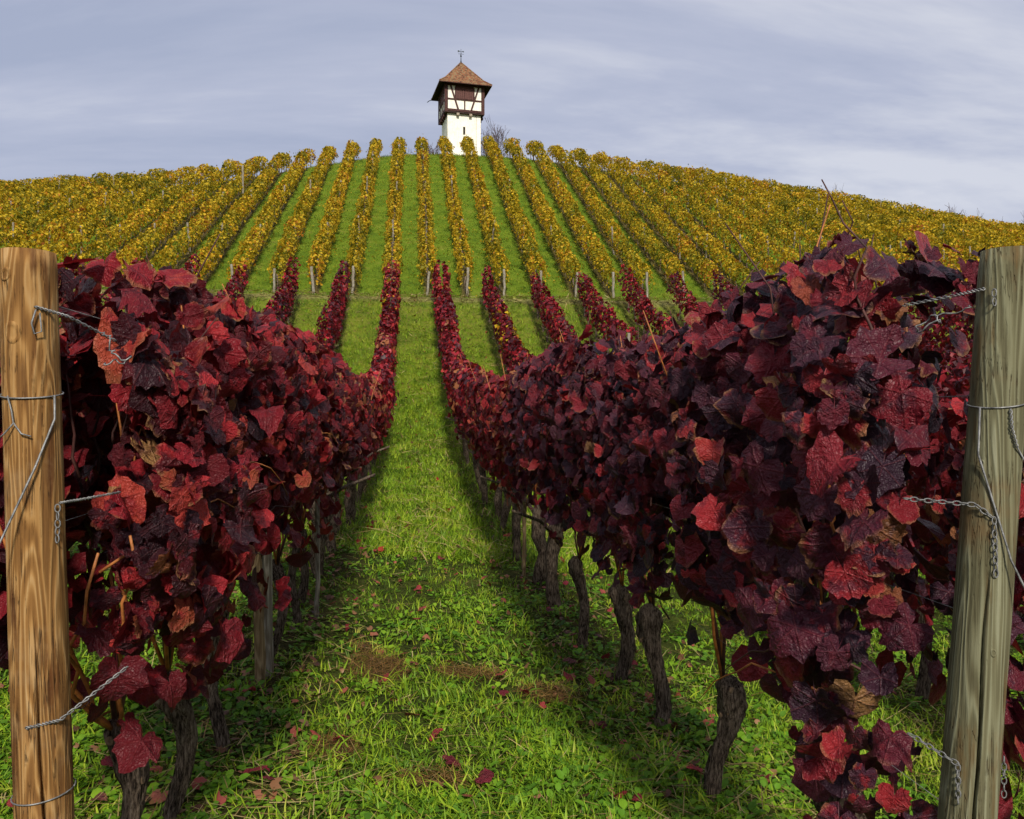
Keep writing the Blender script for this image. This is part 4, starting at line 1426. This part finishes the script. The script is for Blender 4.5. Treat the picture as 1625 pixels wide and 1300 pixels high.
chain(np.array([cw + [-rR * .9, -.032, .006], cw + [-rR * .92, -.034, -.03]]), 'two short links at the top wire of the grey weathered post')
cw = AR(world_z(785, 1.6, 1.12))
chain(np.array([cw + [-.15, .05, 0], cw + [-rR, -.03, -.005], cw + [-rR * .55, -rR * .95, -.03], cw + [-rR * .5, -rR * .98, -.14]]), 'chain lying over the middle of the grey weathered post')
chain(np.array([cw + [.064, -.02, .02], cw + [.066, -.03, -.08], cw + [.064, -.03, -.18]]), 'chain hanging along the outer side of the grey weathered post')
cw = AR(world_z(1165, 1.6, 1.10))
chain(np.array([cw + [-.10, .05, .03], cw + [-rR * .95, -.03, 0], cw + [-rR * .96, -.032, -.075]]), 'short chain hanging low on the grey weathered post')
chain(np.array([cw + [.062, -.01, .0], cw + [.062, -.01, -.08]]), 'short chain low on the outer side of the grey weathered post')

# trellis wires of the two front rows
for k, A, Y0, nm in ((-1, AL, 1.69, 'honey-brown'), (0, AR, 1.49, 'grey weathered')):
    for q, (hh, lab) in enumerate(((0.62, 'lowest'), (1.05, 'middle'), (1.5, 'top'))):
        ys = np.concatenate([[Y0], np.arange(3.0, 32.0, 1.5)])
        P = np.stack([np.full_like(ys, RED[k]), ys, ground(np.full_like(ys, RED[k]), ys) + hh], 1)
        solo('trellis_wire', tube(P, 0.0009, 4), M_WIRE, '%s wire strung along the row behind the %s post' % (lab, nm), 'wire', 'wires strung along the front rows')

# stakes beside the near vines
for X, Y, h, rad, mat, nm, lab in ((RED[-1] + 0.02, 4.02, 1.15, 0.024, M_STAKE, 'stake', 'thin brown stake tied beside a trunk in the row behind the honey-brown post'),
                                   (RED[-1] + 0.01, 4.16, 1.75, 0.042, M_PALE, 'trellis_post', 'pale weathered post hidden in red leaves in the row behind the honey-brown post'),
                                   (RED[-1] + 0.12, 5.4, 0.95, 0.014, M_PALE, 'stake', 'thin grey stake further up the row behind the honey-brown post'),
                                   (RED[0] - 0.10, 7.6, 0.95, 0.018, M_STAKE, 'stake', 'thin stake among the trunks in the row behind the grey weathered post')):
    r_ = np.random.default_rng(int(Y * 100))
    n = 9
    P = np.stack([np.linspace(0, r_.normal(0, .05), n), np.linspace(0, r_.normal(0, .05), n), np.linspace(-.2, h, n)], 1)
    P[:, :2] += r_.normal(0, .003, (n, 2))
    v, f = tube(P, rad * (1 + r_.normal(0, .06, n)), 8)
    o = link(nm, make_mesh(nm, v, f, None, None, False), mat, None, (X, Y, gz(X, Y)))
    o['label'] = lab; o['category'] = 'stake' if nm == 'stake' else 'post'


# ------------------------------------------------------------------ ground cover
def blade(w, L, bend, seg=3):
    V_, F_ = [], []
    for i in range(seg):
        t = i / seg
        V_ += [(-w * (1 - t * .55), bend * t * t * L, L * t * (1 - .25 * bend * t)), (w * (1 - t * .55), bend * t * t * L, L * t * (1 - .25 * bend * t))]
    V_.append((0, bend * L, L * (1 - .25 * bend)))
    for i in range(seg - 1):
        a = 2 * i
        F_ += [(a, a + 1, a + 3), (a, a + 3, a + 2)]
    a = 2 * (seg - 1)
    F_.append((a, a + 1, a + 2))
    return np.array(V_, float), np.array(F_)


def tuft(nb, w, L, seed, seg=3, spread=0.03):
    r_ = np.random.default_rng(seed)
    parts = []
    for i in range(nb):
        v, f = blade(w * r_.uniform(.6, 1.2), L * r_.uniform(.5, 1.15), r_.uniform(.3, 1.5), seg)
        a = r_.uniform(0, 6.28)
        v = np.stack([v[:, 0] * math.cos(a) - v[:, 1] * math.sin(a), v[:, 0] * math.sin(a) + v[:, 1] * math.cos(a), v[:, 2]], 1)
        v[:, :2] += r_.normal(0, spread, 2)
        parts.append((v, f))
    v, f = join(parts)
    return v, f, np.zeros((len(v), 2))


def rosette(nl, size, seed, ratio=0.62):
    r_ = np.random.default_rng(seed)
    parts = []
    for i in range(nl):
        s = size * r_.uniform(.6, 1.2)
        stem = size * r_.uniform(.2, .9)
        lift = r_.uniform(.15, .9)
        pr_ = np.array([(0, 0), (.48, .32), (.40, .75), (0, 1.05), (-.40, .75), (-.48, .32)])
        p = np.stack([pr_[:, 0] * s * ratio * 2 * .6, stem + pr_[:, 1] * s], 1)
        z = lift * stem + 0.35 * s * lift * np.sin(pr_[:, 1] * 2.2) + 0.15 * np.abs(p[:, 0])
        v = np.concatenate([np.stack([p[:, 0], p[:, 1], z], 1), [[0, stem + .5 * s, lift * stem + .3 * s * lift * .9 - .02 * s]]])
        f = np.array([(6, j, (j + 1) % 6) for j in range(6)])
        a = r_.uniform(0, 6.28)
        v = np.stack([v[:, 0] * math.cos(a) - v[:, 1] * math.sin(a), v[:, 0] * math.sin(a) + v[:, 1] * math.cos(a), v[:, 2]], 1)
        v[:, :2] += r_.normal(0, size * .3, 2)
        parts.append((v, f))
    v, f = join(parts)
    return v, f, np.zeros((len(v), 2))


def scatter(n, y0, y1, pw, r_, xl=-0.62, xr=0.98, xpad=0.3):
    u = r_.uniform(0, 1, n)
    if abs(pw - 1) < 1e-6:
        Y = y0 * (y1 / y0) ** u
    else:
        e = 1 - pw
        Y = (y0**e + u * (y1**e - y0**e)) ** (1 / e)
    X = Y * (xl + (xr - xl) * r_.uniform(0, 1, n)) + r_.uniform(-xpad, xpad, n)
    return X, Y


def rowdist(X):
    fr = (X - RED[0]) / RSP + 0.5
    return np.abs(fr - np.floor(fr) - 0.5) * RSP


PATCH = []
for px, py, rx, ry in ((600, 1075, .15, .25), (580, 1042, .08, .08), (740, 1070, .17, .10), (870, 1100, .14, .12), (690, 1262, .12, .08), (530, 1215, .10, .12)):
    d = 1.43 / ((py - 650) / 1300)
    Y = d
    X, _, _ = at(px, py, Y)
    PATCH.append((X, Y, rx, ry))


def in_patch(X, Y, g=1.0):
    m = np.zeros(len(X), bool)
    for (a, b, rx, ry) in PATCH:
        m |= ((X - a) / (rx * g)) ** 2 + ((Y - b) / (ry * g)) ** 2 < 1 + 0.5 * np.sin(X * 37) * np.sin(Y * 41)
    return m


def lumps(X, Y):
    return (np.sin(X * 2.7 + 1.1 * np.sin(Y * 1.9)) + np.sin(Y * 2.2 + 1.4 * np.sin(X * 2.3 + 1)) + 0.7 * np.sin(X * 6.1 + Y * 4.7)) / 2.7


def strew(name, tpl, n, y0, y1, pw, mat, label, cat, seed, smin, smax, keep=None, tilt=0.25, grow=0.0, xl=-.62, xr=.98, dz=0.0, rfun=None):
    r_ = np.random.default_rng(seed)
    X, Y = scatter(n, y0, y1, pw, r_, xl, xr)
    if keep is not None:
        m = keep(X, Y, r_)
        X, Y = X[m], Y[m]
    n = len(X)
    Z = ground(X, Y) + dz
    a = r_.uniform(0, 2 * np.pi, n)
    up = np.stack([r_.normal(0, tilt, n), r_.normal(0, tilt, n), np.ones(n)], 1)
    fw = np.stack([np.cos(a), np.sin(a), np.zeros(n)], 1)
    Rm = frames(up, fw)
    S = r_.uniform(smin, smax, n) * (1 + grow * Y)
    rv = r_.uniform(0, 1, n) if rfun is None else rfun(X, Y, r_)
    v, f, uv, rn = copies(tpl, Rm, np.stack([X, Y, Z], 1), S, rv, r_.integers(0, len(tpl), n))
    o = link(name, make_mesh(name, v, f, None, rn), mat, kind='stuff', label=label, category=cat)
    return o


G_NEAR = [tuft(6, .0030, .056, i, 2) for i in range(8)]
G_FAR = [tuft(5, .006, .10, 20 + i, 1, .05) for i in range(6)]
W_TPL = [rosette(5, .025, 40 + i) for i in range(10)]
S_TPL = []
for i in range(6):
    r_ = np.random.default_rng(70 + i)
    v, f = blade(.0022, .16 * r_.uniform(.5, 1.3), r_.uniform(-.6, .9), 3)
    v = np.stack([v[:, 0] + 0.4 * v[:, 1] ** 2, v[:, 2], v[:, 1] * .25 + .012], 1)
    S_TPL.append((v, f, np.zeros((len(v), 2))))

strew('grass', G_NEAR, 30000, 1.3, 9.0, 0.9, M_GRASS, 'short bright green grass covering the lane between the front rows', 'grass', 1, .6, 1.35,
      keep=lambda X, Y, r: ~in_patch(X, Y) & (r.uniform(0, 1, len(X)) < np.clip(0.62 + 0.6 * lumps(X, Y), .12, 1) * np.where(rowdist(X) < .3, .55, 1)), grow=0.02)
strew('weeds', W_TPL, 30000, 1.3, 9.0, 0.9, M_WEED, 'low broad-leaved green weeds among the lane grass', 'weeds', 2, .5, 1.5,
      keep=lambda X, Y, r: ~in_patch(X, Y, 1.0) & (r.uniform(0, 1, len(X)) < np.clip(0.5 - 0.75 * lumps(X + 3, Y + 5), .08, 1)), grow=0.03)
strew('straw', S_TPL, 13000, 1.3, 9.0, 0.9, M_STRAW, 'dry straw-coloured grass stems strewn below the vines', 'straw', 3, .5, 1.2,
      keep=lambda X, Y, r: r.uniform(0, 1, len(X)) < np.where(rowdist(X) < .45, 1.0, .4), tilt=.2, dz=.015)
PB = [(a + 0 * 1, b, rx, ry) for a, b, rx, ry in PATCH]


def thatch():
    r_ = np.random.default_rng(33)
    X, Y = [], []
    for (a, b, rx, ry) in PATCH:
        m = int(rx * ry * 42000)
        q = np.sqrt(r_.uniform(0, 1, m)) * 1.15; t = r_.uniform(0, 6.28, m)
        X.append(a + rx * q * np.cos(t)); Y.append(b + ry * q * np.sin(t))
    X = np.concatenate(X); Y = np.concatenate(Y); n = len(X)
    Rm = frames(np.stack([r_.normal(0, .35, n), r_.normal(0, .35, n), np.ones(n)], 1), r_.normal(0, 1, (n, 3)) * [1, 1, .1])
    v, f, uv, rn = copies(S_TPL, Rm, np.stack([X, Y, ground(X, Y) + r_.uniform(.004, .04, n)], 1), r_.uniform(.25, .6, n), r_.uniform(0, 1, n), r_.integers(0, len(S_TPL), n))
    link('thatch', make_mesh('thatch', v, f, None, rn), M_THATCH, kind='stuff', label='patches of dead brown grass in the middle of the lane', category='dead grass')


thatch()
strew('lane_grass', G_FAR, 52000, 8.0, 33.5, 0.6, M_GRASS, 'mown green grass running up the lanes to the bank', 'grass', 4, .7, 1.3,
      keep=lambda X, Y, r: (np.abs(X) < 9) & (Y < 32.6) & (r.uniform(0, 1, len(X)) < np.where(rowdist(X) < .3, .45, 1)), grow=0.022, xl=-.36, xr=.5)


def on_hill(X, Y, r):
    fr = (X - YROW0) / YSP + .5
    d = np.abs(fr - np.floor(fr) - .5) * YSP
    return ~((d < .22) & (Y > 40)) & (X > -17) & (X < 22) & (Y > 34.0)


strew('lane_straw', [(v * [1.6, .8, .8], f, u) for v, f, u in S_TPL], 22000, 8.0, 33.5, 0.7, M_STRAW, 'yellowed mown grass lying along the lanes', 'straw', 14, .7, 1.5,
      keep=lambda X, Y, r: (np.abs(X) < 9) & (r.uniform(0, 1, len(X)) < np.clip(.5 + .7 * lumps(X * 1.3, Y * .35), 0.05, 1)), grow=0.05, xl=-.36, xr=.5, dz=.05)
strew('bank_straw', [(v * [4, 1.5, 1.5], f, u) for v, f, u in S_TPL], 2600, 32.6, 33.9, 1.0, M_STRAW, 'dry straw-coloured grass on the lip of the bank', 'straw', 15, 1.2, 2.2,
      keep=lambda X, Y, r: (X > -16) & (X < 20), xl=-.45, xr=.6, dz=.06)
strew('hill_grass', G_FAR, 42000, 33.5, 74.0, 0.3, M_HILLGRASS, 'green grass lanes between the yellow vine rows', 'grass', 5, 1.2, 2.2, keep=on_hill, xl=-.4, xr=.5)

# fallen leaves: the larger ones are things of their own
FALL_STOPS = [(0.0, (0.16, 0.02, 0.03)), (0.3, (0.32, 0.03, 0.045)), (0.6, (0.42, 0.06, 0.06)), (0.85, (0.36, 0.13, 0.08)), (1.0, (0.10, 0.02, 0.03))]
M_FALL = leaf_mat('fallen_red_leaf', FALL_STOPS, 'object', True)
FALL = []
for v, f, uv in LOD0[:8]:
    me = make_mesh('fallen_leaf', v, f, uv); me.materials.append(M_FALL); FALL.append(me)
r_ = np.random.default_rng(91)
n_f = 0
spots = [(700, 885, .10), (655, 1065, .09), (765, 1265, .11), (405, 1275, .11), (655, 1165, .09), (690, 1195, .09), (495, 1010, .1), (1050, 1135, .08), (905, 1050, .1), (580, 780, .11), (1105, 1240, .1), (715, 1240, .1)]
fl = []
for px, py, s in spots:
    Y = 1.43 / ((py - 650) / 1300)
    X, _, _ = at(px, py, Y)
    fl.append((X, Y, s * .8))
while len(fl) < 95:
    Y = r_.uniform(2.2, 9.0)
    k = r_.choice([-1, 0])
    X = RED[k] + r_.normal(0, 0.38) if r_.uniform() < .7 else r_.uniform(-.6, 1.0)
    fl.append((X, Y, r_.uniform(.035, .075)))
for X, Y, s in fl:
    o = bpy.data.objects.new('fallen_leaf', FALL[int(r_.integers(len(FALL)))])
    o.location = (X, Y, gz(X, Y) + 0.045)
    o.rotation_euler = (r_.normal(0, .35), r_.normal(0, .35), r_.uniform(0, 6.28))
    o.scale = (s, s, s * .8)
    o['label'] = 'fallen red vine leaf lying on the grass of the lane'
    o['category'] = 'leaf'; o['group'] = 'fallen red leaves on the grass'
    COL.objects.link(o)


def litter(name, mat, n, y0, y1, x0, x1, size, label, seed, rlo, rhi, tp):
    r_ = np.random.default_rng(seed)
    X, Y = r_.uniform(x0, x1, n), r_.uniform(y0, y1, n)
    Rm = frames(np.stack([r_.normal(0, .4, n), r_.normal(0, .4, n), np.ones(n)], 1), r_.normal(0, 1, (n, 3)) * [1, 1, .1])
    v, f, uv, rn = copies(tp, Rm, np.stack([X, Y, ground(X, Y) + .06], 1), r_.uniform(.6, 1.3, n) * size, r_.uniform(rlo, rhi, n), r_.integers(0, len(tp), n))
    link(name, make_mesh(name, v, f, uv, rn), mat, kind='stuff', label=label, category='leaf litter')


M_DRY = leaf_mat('dry_brown_leaf', [(0.0, (0.05, 0.02, 0.012)), (0.4, (0.13, 0.055, 0.025)), (0.7, (0.24, 0.13, 0.06)), (1.0, (0.28, 0.05, 0.04))], 'attr', False, transl=0.1)


def near_litter():
    r_ = np.random.default_rng(77)
    n = 1500
    Y = 1.8 + 9 * r_.uniform(0, 1, n) ** 1.3
    X = np.where(r_.uniform(0, 1, n) < .75, np.where(r_.uniform(0, 1, n) < .5, RED[-1], RED[0]) + r_.normal(0, .33, n), r_.uniform(-3, 3.4, n))
    Rm = frames(np.stack([r_.normal(0, .5, n), r_.normal(0, .5, n), np.ones(n)], 1), r_.normal(0, 1, (n, 3)) * [1, 1, .1])
    v, f, uv, rn = copies(LOD2, Rm, np.stack([X, Y, ground(X, Y) + r_.uniform(.012, .04, n)], 1), r_.uniform(.022, .06, n), r_.uniform(0, 1, n), r_.integers(0, len(LOD2), n))
    link('dry_leaf_litter', make_mesh('dry_leaf_litter', v, f, uv, rn), M_DRY, kind='stuff', label='small dry brown leaf scraps in the grass below the front rows', category='leaf litter')


near_litter()
litter('red_leaf_litter', M_RED_FAR, 900, 8, 33, -7, 9, .085, 'red fallen leaves scattered over the far part of the lanes', 7, .2, .95, LOD2)
litter('yellow_leaf_litter', M_YEL, 6000, 36, 68, -14, 18, .09, 'yellow fallen leaves scattered over the hill lanes', 8, .3, .9, LOD3)

print('objects', len(bpy.data.objects), 'tris', sum(len(m.polygons) for m in bpy.data.meshes))
